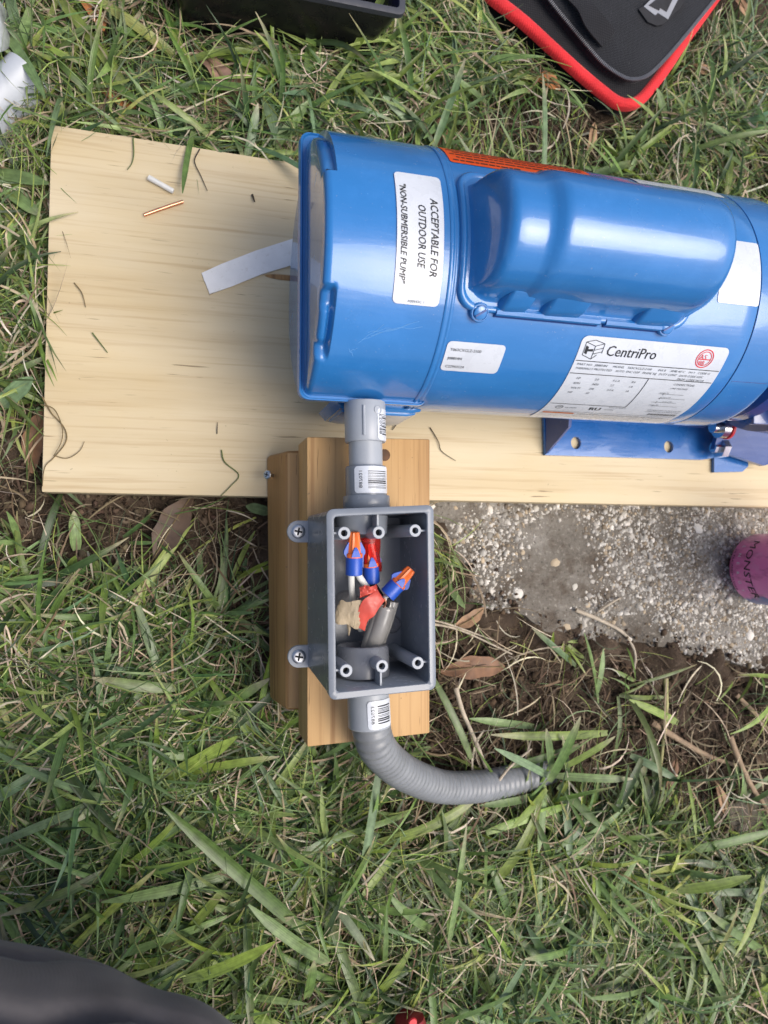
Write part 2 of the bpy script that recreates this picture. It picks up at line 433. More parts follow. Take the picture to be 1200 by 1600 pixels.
# ground: fine sheet round the work, running out to the horizon
NXg, NYg = 300, 330
gx = np.linspace(-.55, 1.05, NXg); gy = np.linspace(-.9, .85, NYg)
GX, GY = np.meshgrid(gx, gy)
GZ = gh(GX, GY)
for j in range(NYg):
    for i in range(NXg):
        p = Vector((gx[i] * 55, gy[j] * 55, 0)); GZ[j, i] += .0032 * mnoise.fractal(p, 1.0, 2.1, 4) * 1.0
edge_pts = np.array(slab_poly[:75])
def edge_dist(x, y):
    x = np.asarray(x); d = np.full(x.shape, 9.0)
    for q in edge_pts: d = np.minimum(d, np.hypot(x - q[0], y - q[1]))
    return d
ED = edge_dist(GX, GY)
for j in range(NYg):
    for i in range(NXg):
        if ED[j, i] < .05: GZ[j, i] += .0165 * math.exp(-(ED[j, i] / .017)**2) * max(0, .52 + 1.0 * mnoise.fractal(Vector((gx[i] * 38, gy[j] * 38, 7)), 1.0, 2.0, 3))
mp_ = P(872, 1194, 0)
GZ += .017 * np.exp(-(np.hypot(GX - mp_[0], GY - mp_[1]) / .017)**2)
fade = np.clip(np.minimum.reduce([GX - gx[0], gx[-1] - GX, GY - gy[0], gy[-1] - GY]) / .1, 0, 1)
GZ *= fade
GV = np.stack([GX.ravel(), GY.ravel(), GZ.ravel()], 1)
idx = np.arange(NXg * NYg).reshape(NYg, NXg)
GQ = np.stack([idx[:-1, :-1].ravel(), idx[:-1, 1:].ravel(), idx[1:, 1:].ravel(), idx[1:, :-1].ravel()], 1)
n0 = len(GV); FAR = 60
ring = np.array([(gx[0], gy[0], 0), (gx[-1], gy[0], 0), (gx[-1], gy[-1], 0), (gx[0], gy[-1], 0), (-FAR, -FAR, 0), (FAR, -FAR, 0), (FAR, FAR, 0), (-FAR, FAR, 0)])
GV = np.concatenate([GV, ring]); GQ = np.concatenate([GQ, n0 + np.array([(4, 5, 1, 0), (5, 6, 2, 1), (6, 7, 3, 2), (7, 4, 0, 3)])])
ground = tag(fastmesh('ground', GV, GQ, M['soil']), 'dark crumbly soil under the lawn', None, None, 'structure')

# concrete slab with exposed aggregate
mb = MB()
top = [(p[0], p[1], SLAB_Z) for p in slab_poly]; cen = SP.mean(0)
low = [(p[0] - .006 * np.sign(.4 - p[0]) * 0, p[1] - .004 * (1 if p[1] < .03 else 0), -.03) for p in slab_poly]
mb.loft([low, top], True, True)
slab = tag(mb.build('concrete_slab', M['concrete'], None, smooth=False, loc=(.45, .05, -.03)), 'weathered concrete pad with exposed pebbles under the pine board', None, None, 'structure')

def ico(sub):
    bm = bmesh.new(); bmesh.ops.create_icosphere(bm, subdivisions=sub, radius=1)
    V = np.array([v.co[:] for v in bm.verts]); bm.verts.index_update(); Q = np.array([[v.index for v in f.verts] for f in bm.faces]); bm.free(); return V, Q
ICV, ICQ = ico(1); IC2V, IC2Q = ico(2)
def blobs(cent, rad, flat, tints, base=(ICV, ICQ), jitter=.22):
    bv, bq = base; n = len(cent)
    J = 1 + jitter * rng.standard_normal((n, len(bv), 1)) * .6
    S = rad[:, None, None] * np.stack([rng.uniform(.75, 1.25, n), rng.uniform(.75, 1.25, n), flat], 1)[:, None, :]
    a = rng.uniform(0, 6.28, n); V = bv[None] * J * S
    c, s = np.cos(a)[:, None], np.sin(a)[:, None]
    V = np.stack([V[..., 0] * c - V[..., 1] * s, V[..., 0] * s + V[..., 1] * c, V[..., 2]], -1) + cent[:, None, :]
    Q = bq[None] + (np.arange(n) * len(bv))[:, None, None]
    return V.reshape(-1, 3), Q.reshape(-1, 3), np.repeat(tints, len(bv), 0)
peb_cols = np.array([(.56, .53, .46), (.68, .65, .58), (.46, .43, .38), (.36, .29, .20), (.74, .70, .62), (.26, .22, .17), (.48, .39, .27)])
def slab_points(n):
    out = []
    while len(out) < n:
        x = rng.uniform(.15, .80, 4000); y = rng.uniform(-.14, .06, 4000)
        ok = inpoly(x, y); out += list(zip(x[ok], y[ok]))
    return np.array(out[:n])
def slab_dirty(p):
    return np.array([mnoise.noise(Vector((q[0] * 14, q[1] * 14, 3))) for q in p])
pp = slab_points(24000); dn = slab_dirty(pp)
keep = (dn * 1.7 + rng.uniform(-.35, .35, len(pp)) + (pp[:, 0] - .29) * 1.7) > -.02
pp = pp[keep]
pr_ = np.clip(rng.lognormal(math.log(.00115), .5, len(pp)), .0005, .0032)
tints = peb_cols[rng.choice(7, len(pp), p=[.27, .2, .17, .1, .1, .08, .08])] * rng.uniform(.6, 1.12, (len(pp), 1)) * (.72 + .28 * np.clip(slab_dirty(pp * 1.7)[:, None] * 2 + .6, 0, 1))
V, Q, T = blobs(np.stack([pp[:, 0], pp[:, 1], SLAB_Z + pr_ * rng.uniform(-.42, -.12, len(pp))], 1), pr_, rng.uniform(.55, .8, len(pp)), tints, jitter=.42)
o = fastmesh('aggregate', V - np.array([.45, .05, -.03]), Q, M['pebble'], slab, T, smooth=False); tag(o, 'small pale stones set in the concrete', kind='stuff')
big = slab_points(70)
me_p = []
for k in range(7):
    V, Q, T = blobs(np.zeros((1, 3)), np.ones(1), np.array([.6]), peb_cols[k:k + 1], (IC2V, IC2Q), .2)
    o = fastmesh('pebble', V, Q, M['pebble'], None, T); me_p.append(o.data); bpy.data.objects.remove(o)
for k, q in enumerate(big):
    r = rng.uniform(.0022, .0036) if k > 10 else rng.uniform(.0036, .0052)
    if q[0] < .25 and rng.random() < .5: r *= .7
    o = bpy.data.objects.new('pebble', me_p[rng.choice(7, p=[.25, .2, .17, .12, .12, .07, .07])]); COL.objects.link(o); o.parent = slab
    o.location = (q[0] - .45, q[1] - .05, SLAB_Z + .03 - r * .32); o.rotation_euler = (0, 0, rng.uniform(0, 6)); o.scale = (r * rng.uniform(.8, 1.25), r, r * rng.uniform(.8, 1.1))

# ================================================================== BOARD AND LUMBER
bc = ((BD['x0'] + BD['x1']) / 2, (BD['y0'] + BD['y1']) / 2, SLAB_Z + .0005)
c4 = [P(65, 768.5, BOARD_Z), np.array([.66, .0322, BOARD_Z]), np.array([.66, .291, BOARD_Z]), P(80, 194.5, BOARD_Z)]
b4 = [p * np.array([1, 1, 0]) + np.array([0, 0, SLAB_Z + .0004]) for p in c4]
board = mesh('pine_board', *bevel_mesh(*hexa(b4, c4), .0008), M['board'], None, True, bc)
tag(board, 'wide pale pine board lying flat under the blue motor', 'board')
c = P(392, 415, BOARD_Z)
pts = [P(315, 428, 0.0301), P(345, 414, 0.0301), P(400, 393, 0.0301), P(455, 376, 0.0301), P(510, 362, 0.0301)]
pts2 = [P(327, 461, 0.0301), P(362, 447, 0.0301), P(410, 429, 0.0301), P(458, 414, 0.0301), P(510, 402, 0.0301)]
lo, hi = [], []
for a, b in zip(pts, pts2):
    for k in range(7):
        t = k / 6; p = a + (b - a) * t
        lo.append(p); hi.append(p + np.array([rng.normal(0, .0004), rng.normal(0, .0004), .0016 + rng.normal(0, .0002)]))
V = [tuple(p) for p in hi] + [tuple(p) for p in lo]; Fc = []
for i in range(4):
    for j in range(6):
        a = i * 7 + j; Fc.append((a, a + 1, a + 8, a + 7))
n = 35
edge = [0, 1, 2, 3, 4, 5, 6] + [13, 20, 27, 34] + [33, 32, 31, 30, 29, 28] + [21, 14, 7]
for i in range(len(edge)):
    a, b = edge[i], edge[(i + 1) % len(edge)]; Fc.append((b, a, a + n, b + n))
strip = mesh('adhesive_strip', V, Fc, M['residue'], board); tag(strip, 'strip of white residue stuck to the board')
# tan end of the strip
q = [P(315, 428, .0302), P(327, 461, .0302), P(333, 459, .0302), P(322, 425, .0302)]
mesh('strip_end', *hexa([p for p in q], [p + np.array([0, 0, .0008]) for p in q]), M['tape_beige'], board)
# knot hidden half under the motor
kn = P(446, 434, BOARD_Z); mb = MB()
mb.loft([[(kn[0] + .016 * rr * math.cos(a), kn[1] + .0022 * rr * math.sin(a), BOARD_Z + .0002 + .0002 * (rr < 1)) for a in [6.283 * k / 16 for k in range(16)]] for rr in (1, .6)], False, True)
mb.build('knot', M['lumber_old'], board)

LZ0, LZ1, LZ2 = BOARD_Z + .0006, .068, .106
# lower piece
t4 = [P(447, 1111, LZ1), P(560, 1108, LZ1), P(560, 702, LZ1), P(446, 704, LZ1)]
b4 = [P(420, 1092, LZ0), P(560, 1090, LZ0), P(560, 710, LZ0), P(415, 712, LZ0)]
V, Fc = bevel_mesh(*hexa(b4, t4), .0035, 3)
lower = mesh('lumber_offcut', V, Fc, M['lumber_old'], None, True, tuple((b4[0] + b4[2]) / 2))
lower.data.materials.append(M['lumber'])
for pl_ in lower.data.polygons: pl_.material_index = 1 if pl_.normal.z > .93 else 0  # lit top and shaded sides put into the wood colours; sides also weathered
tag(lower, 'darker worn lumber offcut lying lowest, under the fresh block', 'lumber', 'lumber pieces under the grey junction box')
def screw(name, p, r, parent, m=None, nrm=(0, 0, 1)):
    mb = MB(); p = Vector(p); z = Vector(nrm).normalized()
    mb.lathe([(-.012, r * .42), (-.0012, r * .45), (-.0006, r * .98), (.0001, r), (.0007, r * .86), (.0009, r * .6)], p, z, 20)
    o = mb.build(name, m or M['steel'], parent)
    x = z.orthogonal().normalized(); x = Matrix.Rotation(.6, 3, z) @ x; y = z.cross(x); mb = MB()
    R = Matrix((x, y, z)).transposed()
    mb.box(p + z * .00082, (r * 1.15, r * .26, .0006), .0001, R, 1); mb.box(p + z * .00085, (r * .26, r * 1.15, .0006), .0001, R, 1)
    return o, mb
pz = P(417, 742, .05)
o, mb = screw('screw', pz + np.array([.0, 0, .002]), .0033, lower, nrm=(-.65, 0, .76)); s_ = mb.build('cross_slot', M['hole'], o)
# top block
t4 = [P(480, 1167.5, LZ2), P(671.5, 1146, LZ2), P(672, 686, LZ2), P(479.5, 682.5, LZ2)]
b4 = [p * np.array([1, 1, 0]) + np.array([0, 0, LZ1 + .0003]) for p in t4]
V, Fc = bevel_mesh(*hexa(b4, t4), .0011, 2)
upper = mesh('lumber_offcut', V, Fc, M['lumber'], None, True, tuple((b4[0] + b4[2]) / 2))
tag(upper, 'fresh tan lumber block that the grey junction box is fixed to', 'lumber', 'lumber pieces under the grey junction box')
kp = P(601, 711, LZ2); mb = MB()
mb.loft([[(kp[0] + r * .004 * math.cos(a), kp[1] + r * .0042 * math.sin(a), LZ2 + .0001 + .0002 * (r < 1)) for a in [6.283 * k / 14 for k in range(14)]] for r in (1, .55)], False, True)
mb.build('knot', simple('dark_knot', (.10, .045, .018), .7, var=.4, vscale=300), upper)

# ================================================================== JUNCTION BOX
BZ0, BZ1 = LZ2 + .0004, .166
QB = [P(480, 1045, BZ0), P(633, 1040, BZ0), P(631, 800, BZ0), P(480, 805, BZ0)]
QT = [P(515, 1094, BZ1), P(681, 1077, BZ1), P(677, 789.5, BZ1), P(511, 796.5, BZ1)]
def box_pt(u, v, z):
    """u to the right, v up the picture, 0..1 over the box, at height z"""
    k = (z - BZ0) / (BZ1 - BZ0); q = [b + (t - b) * k for b, t in zip(QB, QT)]
    p = q[0] * (1 - u) * (1 - v) + q[1] * u * (1 - v) + q[2] * u * v + q[3] * (1 - u) * v
    return np.array([p[0], p[1], z])
BW, BL = np.linalg.norm(QT[1] - QT[0]), np.linalg.norm(QT[3] - QT[0])
def box_loop(inset, r, z):
    return [box_pt(x / BW, y / BL, z) for x, y in rrect(inset, BW - inset, inset, BL - inset, r, 6)]
jb = thing('junction_box', tuple(box_pt(.5, .5, BZ0)), 'open grey plastic junction box with coloured wire connectors inside', 'junction box')
mb = MB()
mb.loft([box_loop(.0010, .003, BZ0), box_loop(0, .0035, BZ0 + .001), box_loop(.0, .0042, BZ1 - .0055), box_loop(-.0003, .0042, BZ1 - .0052), box_loop(-.0003, .0042, BZ1 - .0005), box_loop(.0003, .0038, BZ1),
         box_loop(.0036, .002, BZ1), box_loop(.0041, .002, BZ1 - .0006), box_loop(.0030, .002, BZ0 + .006), box_loop(.0042, .002, BZ0 + .004)], True, True)
body = mb.build('box_shell', M['pvc'], jb, angle=40)
# rim keeps the same grey as the shell
FL = BZ0 + .004
for k, (px, py) in enumerate([(538, 833), (592, 832), (649, 829), (541, 1048), (597, 1041), (653, 1036)]):
    p = P(px, py, BZ1 - .0015); mb = MB()
    mb.lathe([(0, .0045), (.01, .0042), (BZ1 - .0015 - FL - .0003, .0038), (BZ1 - .0015 - FL, .0035), (BZ1 - .0015 - FL, .0020), (BZ1 - .0015 - FL - .012, .0017)], (p[0], p[1], FL), (0, 0, 1), 24)
    o = mb.build('screw_post', M['pvc_light'], jb)
    mb = MB(); mb.lathe([(0, .00172), (.0008, .00172)], (p[0], p[1], BZ1 - .0075), (0, 0, 1), 14); mb.build('bore', M['hole'], o)
    # web joining the post to the wall
    v = 1 if k < 3 else 0; u = (0, None, 1)[k % 3]
    ctr = np.array([p[0], p[1], 0])
    tgt = box_pt(u if u is not None else .5, (k < 3) * 1.0, BZ1) if u is not None else box_pt(.5, 1.0 if k < 3 else 0.0, BZ1)
    if u is None: tgt = np.array([p[0], tgt[1], 0])
    else: tgt = np.array([tgt[0], p[1], 0])
    d = tgt - ctr; d[2] = 0; ln = np.linalg.norm(d); d /= ln
    m_ = ctr + d * (.0036 + (ln - .0032 - .0036) / 2)
    if ln - .0068 > .0008:
        Rz = Matrix.Rotation(math.atan2(d[1], d[0]), 3, 'Z'); mb = MB()
        mb.box((m_[0], m_[1], (FL + BZ1 - .004) / 2), (ln - .0064, .0013, BZ1 - .004 - FL), .0002, Rz, 1)
        mb.build('post_web', M['pvc_light'], o)
# hubs for the conduits, inside the end walls
CZ = .134
for nm, v0, v1, px in (('hub', 1, .86, 592), ('hub', 0, .205, 571)):
    a = box_pt(.44, v0, CZ); b = box_pt(.44, v1, CZ)
    sgn = 1 if b[1] > a[1] else -1; ln = abs(b[1] - a[1]); mb = MB()
    st = .003
    loops = []
    for t, r in ((st, .0172), (ln - .0015, .0166), (ln, .0155), (ln, .0112), (st + .001, .0108)):
        lp = []
        for k in range(36):
            an = 6.2832 * k / 36; zz = CZ + r * math.cos(an); 
            zz = max(zz, FL - .001); lp.append((a[0] + r * math.sin(an) * 1.0, a[1] + sgn * t, zz))
        loops.append(lp)
    mb.loft(loops, True, True); o = mb.build('hub', M['pvc_dark'] if v0 == 0 else M['pvc'], jb)
    mb = MB(); mb.lathe([(0, .0105), (.0005, .0105)], (a[0], a[1] + sgn * (ln - .004), CZ), (0, sgn, 0), 24); mb.build('bore', M['hole'], o)
for px, py, r in ((541, 945, .0098), (613, 975, .0062), (521, 880, .006)):
    p = P(px, py, FL); mb = MB()
    if px < 530: continue
    mb.lathe([(0, r), (.0007, r), (.0009, r - .0003), (.0009, r - .0009), (.0004, r - .0012), (.0003, .0002)], (p[0], p[1], FL - .00005), (0, 0, 1), 30); mb.build('knockout', M['pvc_dark'], jb)
# round knockout on the left wall
p = box_pt(0, .735, BZ0 + .03) + np.array([.0029, 0, 0]); mb = MB(); mb.lathe([(0, .006), (.0006, .006), (.0008, .0055), (.0003, .0048), (.0003, .0003)], p, (1, 0, 0), 26); mb.build('knockout', M['pvc_dark'], jb)
# mounting lugs with screws
for (px, py) in ((466, 830.5), (467, 1026)):
    p = P(px, py, BZ0 + .003); xe = P(482, py, BZ0 + .003)[0]; r = .0072; mb = MB()
    out = [(p[0] + r * math.cos(a), p[1] + r * math.sin(a)) for a in [math.radians(90 + 180 * k / 14) for k in range(15)]]
    out += [(xe + .001, p[1] - r), (xe + .001, p[1] + r)]
    mb.loft([[(x, y, BZ0) for x, y in out], [(x, y, BZ0 + .0027) for x, y in out], [(p[0] + (x - p[0]) * .96, p[1] + (y - p[1]) * .96, BZ0 + .003) for x, y in out]])
    o = mb.build('mounting_lug', M['pvc_light'], jb)
    o2, mb = screw('screw', (p[0], p[1], BZ0 + .0034), .0046, jb); mb.build('cross_slot', M['hole'], o2)

# ================================================================== RIGID CONDUIT between motor and box
def pipe_fn(a, b, r, off=.00025):
    """label coordinates: u = arc round the pipe (0 = up, + to the right), v = along from a"""
    a = np.array(a); b = np.array(b); d = (b - a) / np.linalg.norm(b - a); side = np.cross(d, (0, 0, 1)); side /= np.linalg.norm(side)
    if side[0] < 0: side = -side
    up = np.cross(side, d); up = up if up[2] > 0 else -up
    def fn(u, v):
        q = u / r; return tuple(a + d * v + (side * math.sin(q) + up * math.cos(q)) * (r + off))
    return fn
def sticker(parent, a, b, r, u0, u1, v0, v1, digits, seed, wrinkle=0):
    fn = pipe_fn(a, b, r, .00022); rr = random.Random(seed)
    V, Fc = sheet2d(u0, u1, v0, v1, .0022, 12, 10)
    o = mesh('sticker', [fn(u, v) for u, v in V], Fc, M['label'], parent)
    f2 = pipe_fn(a, b, r, .00037); pf = Flat(f2); v = v0 + (v1 - v0) * .18; ve = v0 + (v1 - v0) * .82
    while v < ve:
        wd = rr.choice((.0003, .0003, .0005, .0008)); pf.put(rect2d(u0 + (u1 - u0) * .33, v, u0 + (u1 - u0) * .86, v + wd, 8)); v += wd + rr.choice((.0004, .0005, .0008))
    T, TF = text2d(digits, .0030); Lx = max(x for x, y in T); sc = (ve - v0 - (v1 - v0) * .18) / Lx
    pf.mb.add([f2(u0 + (u1 - u0) * .12 + y * 1.0, ve - x * sc) for x, y in T], TF)
    mesh('print', pf.mb.v, pf.mb.f, M['ink'], o)   # barcode and digits
    return o
cx0, cx1 = P(570.5, 665, CZ)[0], P(572, 752, CZ)[0]
def cpt(y): return np.array([cx0 + (cx1 - cx0) * (y - P(570, 665, CZ)[1]) / (P(570, 752, CZ)[1] - P(570, 665, CZ)[1]), y, CZ])
ya, yb, yc, yd, ye, yf = [P(571, q, CZ + .006)[1] for q in (636, 689.5, 690, 727.5, 774, 794)]
rc = thing('rigid_conduit', tuple(cpt(yc)), 'pale grey rigid conduit with stickered fittings joining motor to box', 'conduit')
mb = MB(); a, b = cpt(ya + .004), cpt(yb); d = b - a; ln = np.linalg.norm(d)
mb.lathe([(0, .0128), (.0006, .0132), (ln - .0008, .0132), (ln, .0127), (ln, .0106)], a, d, 40)
o = mb.build('motor_fitting', M['pvc_light'], rc)
sticker(o, cpt(ya), cpt(yb), .0132, .0050, .0165, .0015, .0215, '887023', 3)
mb = MB()   # ribs along the fitting
for q in (-.3, ):
    p0 = np.array(pipe_fn(a, b, .0132, 0)(q * .0132, .004)); p1 = np.array(pipe_fn(a, b, .0132, 0)(q * .0132, ln - .003)); mb.tube([p0, p0 * .5 + p1 * .5, p1], .0009, 8)
mb.build('rib', M['pvc_light'], o)
f = pipe_fn(a, b, .0132, 0); p = np.array(f(.0055, .0065)); nn = p - (a + d / ln * .0065); mb = MB(); mb.lathe([(-.0004, .0028), (.0003, .0028), (.0004, .0024), (.0001, .0022), (.0001, .0003)], p, nn, 20); mb.build('moulding_mark', M['pvc_light'], o)
mb = MB(); mb.lathe([(0, .0108), (np.linalg.norm(cpt(yd) - cpt(yc)) + .02, .0108)], cpt(yc + .008), cpt(yd) - cpt(yc), 40); mb.build('pipe', M['pvc_light'], rc)
mb = MB(); a, b = cpt(yd), cpt(ye); ln = np.linalg.norm(b - a)
mb.lathe([(0, .0109), (0, .0126), (.0008, .0132), (ln, .0132), (ln, .0128), (ln, .0146), (ln + .0006, .015), (ln + abs(yf - ye) - .001, .015), (ln + abs(yf - ye), .0145)], a, b - a, 40)
o = mb.build('box_fitting', M['pvc'], rc); sticker(o, a, b, .0132, -.0108, .0158, .0008, ln - .0012, '887021', 5)
# ================================================================== FLEXIBLE CONDUIT
y0 = QT[0][1] + .004; x0 = P(575, 1115, CZ)[0]
ya, yb = P(575, 1082, CZ + .004)[1], P(575, 1138, CZ + .004)[1]
fc = thing('flexible_conduit', (x0, yb, 0), 'grey ribbed flexible conduit curving from the box down into the grass', 'conduit')
mb = MB(); a, b = np.array([x0, ya, CZ]), np.array([x0 + .001, yb, CZ]); d = b - a; ln = np.linalg.norm(d)
mb.lathe([(0, .0132), (ln - .0008, .0136), (ln, .013), (ln, .0122)], a, d, 40); o = mb.build('connector', M['pvc_light'], fc)
sticker(o, a, b, .0136, -.0042, .0150, .0035, ln - .0015, '887023', 9)
ctrl = [(577, 1125, CZ), (583, 1152, .128), (600, 1181, .112), (637, 1210, .085), (690, 1229, .052), (745, 1229, .030), (795, 1220, .017), (838, 1208, .006), (885, 1190, -.008), (935, 1165, -.024)]
cp = [np.array([x0 + .001, yb + .01, CZ])] + [P(*q) for q in ctrl[1:]]
def catmull(pts, n):
    pts = [2 * pts[0] - pts[1]] + list(pts) + [2 * pts[-1] - pts[-2]]; out = []
    for i in range(1, len(pts) - 2):
        a, b, c, d = pts[i - 1:i + 3]
        for k in range(n):
            t = k / n; out.append(.5 * ((2 * b) + (c - a) * t + (2 * a - 5 * b + 4 * c - d) * t * t + (3 * b - a - 3 * c + d) * t**3))
    return out + [pts[-2]]
path = catmull(cp, 24)
cum = [0]
for i in range(1, len(path)): cum.append(cum[-1] + np.linalg.norm(path[i] - path[i - 1]))
tot = cum[-1]; NS = 330; path2 = []
for k in range(NS):
    s = tot * k / (NS - 1); i = min(max(int(np.searchsorted(cum, s)), 1), len(path) - 1); t = (s - cum[i - 1]) / (cum[i] - cum[i - 1]); path2.append(path[i - 1] + (path[i] - path[i - 1]) * t)
mb = MB(); mb.tube(path2, [.0121 + (.00055 + .00025 * mnoise.noise(Vector((k * .03, 0, 0)))) * math.sin(6.2832 * (tot * k / NS) / .0058) for k in range(NS)], 32)
mb.build('hose', M['conduit'], fc, angle=60)

# ================================================================== WIRING in the box
def frame(a, b):
    z = (Vector(b) - Vector(a)).normalized(); x = z.cross(Vector((0, 0, 1))).normalized(); y = z.cross(x); return x, y, z
def wire_nut(tip, base, label):
    tip = Vector(tip); base = Vector(base); z = (tip - base); L_ = z.length; z.normalize()
    t = thing('wire_connector', tuple(base), label, 'wire connector', 'wire connectors in the junction box')
    x, y, _ = frame(base, tip); R = .0052
    mb = MB(); mb.lathe([(.0, R * .93), (.0003, R), (L_ * .40, R * 1.0), (L_ * .42, R * .95), (L_ * .42, R * .5)], base, z, 32)
    mb.lathe([(.004, R * .8), (.0, R * .85)], base, z, 24)
    sk = mb.build('skirt', M['nut_blue'], t)
    n = 36; loops = []
    for s, r, fl in ((.30, .80, 0), (.42, .98, 0), (.445, 1.01, 0), (.50, .99, 0), (.52, .80, .03), (.70, .72, .05), (.93, .60, .06), (.985, .56, .05), (1.0, .46, 0), (1.0, .3, 0)):
        loops.append([base + z * (s * L_) + (x * math.cos(q) + y * math.sin(q)) * R * (r + fl * math.cos(9 * q)) for q in [6.28318 * k / n for k in range(n)]])
    mb = MB(); mb.loft(loops); mb.build('core', M['nut_orange'], t)
    for sg in (1, -1):      # the two wings
        prof = [(.36, .92, .0), (.42, 1.0, 0), (.50, 1.30, 0), (.58, 1.26, 0), (.76, .78, 0)]
        mb = MB(); hw = .0013
        o_ = [(base + z * (s * L_) + x * sg * r * R) for s, r, _ in prof]; i_ = [(base + z * (s * L_) + x * sg * .55 * R) for s, r, _ in prof]
        lp = o_ + i_[::-1]; mb.loft([[p + y * hw for p in lp], [p - y * hw for p in lp]])
        mb.build('wing', M['nut_blue'], t, angle=25)
    mb = MB()               # blue tongues on the front and back of the core
    for sg in (1, -1):
        prof = [(.44, 1.04), (.58, .98), (.66, .86)]
        for ii in range(2):
            (s0, r0), (s1, r1) = prof[ii], prof[ii + 1]
            w0, w1 = (.55 - .22 * ii) * R, (.33 - .22 * ii) * R
            P0 = [base + z * s0 * L_ + y * sg * (r0 * R) - x * w0, base + z * s0 * L_ + y * sg * (r0 * R) + x * w0, base + z * s1 * L_ + y * sg * r1 * R + x * w1, base + z * s1 * L_ + y * sg * r1 * R - x * w1]
            P1 = [p - y * sg * .0022 for p in P0]; mb.add(*hexa(P1, P0))
    mb.build('tongue', M['nut_blue'], t, angle=20)
    return t
wire_nut(P(554, 831, .150), P(553, 898, .146), 'blue and orange wire connector nearest the left wall, gripping white wires')
wire_nut(P(577, 848, .142), P(581, 910, .137), 'blue and orange wire connector half covered by a red plastic sleeve')
wire_nut(P(643, 889, .153), P(605, 930, .149), 'blue and orange wire connector tilted towards the right wall of the box')
def wire(name, pts, r, m, label, cat, group=None, n=12):
    pa = catmull([np.array(p) for p in pts], 10); mb = MB(); mb.tube(pa, r, n)
    return tag(mb.build(name, m, None, loc=tuple(pa[0])), label, cat, group)
wire('white_wire', [P(549, 890, .146), P(549, 905, .142), P(550, 925, .137), P(553, 950, .130), P(565, 985, .126)], .0021, M['white_ins'], 'straight white wire entering the left connector', 'wire', 'white wires in the junction box')
wire('white_wire', [P(556, 890, .146), P(563, 903, .144), P(573, 918, .140), P(585, 940, .134), P(592, 960, .13)], .0021, M['white_ins'], 'bent white wire slanting from the left connector towards the red tape', 'wire', 'white wires in the junction box')
wire('black_wire', [P(581, 905, .137), P(584, 925, .135), P(592, 950, .132)], .0019, M['hole'], 'black wire below the connector with the red sleeve', 'wire')
wire('steel_wire', [P(606, 928, .149), P(596, 938, .145), P(590, 955, .135)], .0012, M['steel'], 'bare silvery wire under the tilted connector', 'wire')
wire('black_wire', [P(607, 933, .148), P(605, 950, .143), P(599, 968, .136)], .0016, M['hole'], 'black wire below the tilted connector', 'wire')
wire('white_wire', [P(603, 930, .148), P(607, 945, .144), P(606, 962, .139), P(600, 980, .134)], .0017, M['white_ins'], 'thin white wire below the tilted connector', 'wire', 'white wires in the junction box')
wire('black_wire', [P(577, 906, .138), P(588, 918, .139), P(598, 936, .143), P(600, 952, .14)], .0015, M['hole'], 'thin black wire looping between the middle and tilted connectors', 'wire')
wire('copper_strand', [P(600, 934, .148), P(603, 942, .1465), P(599, 950, .144)], .0007, M['copper'], 'thin bare copper strand under the tilted connector', 'wire')
# grey cable: two flattened cords side by side
pa = catmull([P(605, 940, .1405), P(600, 958, .139), P(593, 980, .137), P(584, 1005, .133), P(579, 1030, .130), P(577, 1070, .130)], 8)
mb = MB(); mb.tube(pa, [.0062 * min(1, .55 + i / 8) for i in range(len(pa))], 18)
pb = [p + np.array([.0042, .0012, -.0006]) for p in pa]; mb.tube(pb[1:], .0040, 16)
pb = [p + np.array([-.0040, -.0008, -.001]) for p in pa]; mb.tube(pb[3:], .0038, 16)
tag(mb.build('grey_cable', M['grey_ins'], None, loc=tuple(pa[-1]), angle=60), 'glossy grey cable coming up through the lower hub', 'cable')
def sheet_px(name, rows, m, label, cat, amp=.0006, thick=.0004, n=10, seed=1, freq=260, sharp=24, dome=.0008):
    """a crumpled strip: rows of (left pixel, right pixel, height, sag)"""
    V = []; R_ = catmull([np.concatenate([P(*r[0], r[2]), P(*r[1], r[3])]) for r in rows], 6)
    for r in R_:
        a, b = r[:3], r[3:]
        for k in range(n + 1):
            t = k / n; p = a + (b - a) * t
            q = mnoise.noise_vector(Vector((p[0] * freq, p[1] * freq, seed))); p = p + np.array([q.x * .5, q.y * .5, (abs(q.z) - .25) * 2.2]) * amp
            p[2] += dome * math.sin(math.pi * t)**.6; V.append(p)
    nr = len(R_); k = n + 1; off = nr * k
    Fc = []
    for i in range(nr - 1):
        for j in range(n): Fc.append((i * k + j, i * k + j + 1, i * k + k + j + 1, i * k + k + j))
    W = V + [p - np.array([0, 0, thick]) for p in V]
    F2 = Fc + [tuple(q + off for q in f[::-1]) for f in Fc]
    ed = [j for j in range(n + 1)] + [i * k + n for i in range(1, nr)] + [(nr - 1) * k + j for j in range(n - 1, -1, -1)] + [i * k for i in range(nr - 2, 0, -1)]
    for i in range(len(ed)):
        a, b = ed[i], ed[(i + 1) % len(ed)]; F2.append((b, a, a + off, b + off))
    return tag(mesh(name, W, F2, m, None, True, tuple(np.mean(V, 0)), sharp), label, cat)
sheet_px('red_tape', [((590, 922), (601, 939), .1475, .1475), ((578, 930), (594, 948), .149, .148), ((566, 940), (585, 962), .1485, .147), ((558, 960), (575, 970), .145, .144), ((555, 978), (570, 986), .141, .141)], M['tape_red'], 'wide strip of red tape folded across the grey cable', 'tape', seed=2, amp=.0003)
sheet_px('red_tape', [((562, 918), (562, 934), .146, .145), ((570, 914), (573, 932), .148, .147), ((580, 916), (582, 930), .149, .147), ((588, 913), (591, 926), .146, .146)], M['tape_red'], 'small crumpled scrap of red tape above the wide strip', 'tape', seed=7, amp=.0010, freq=420)
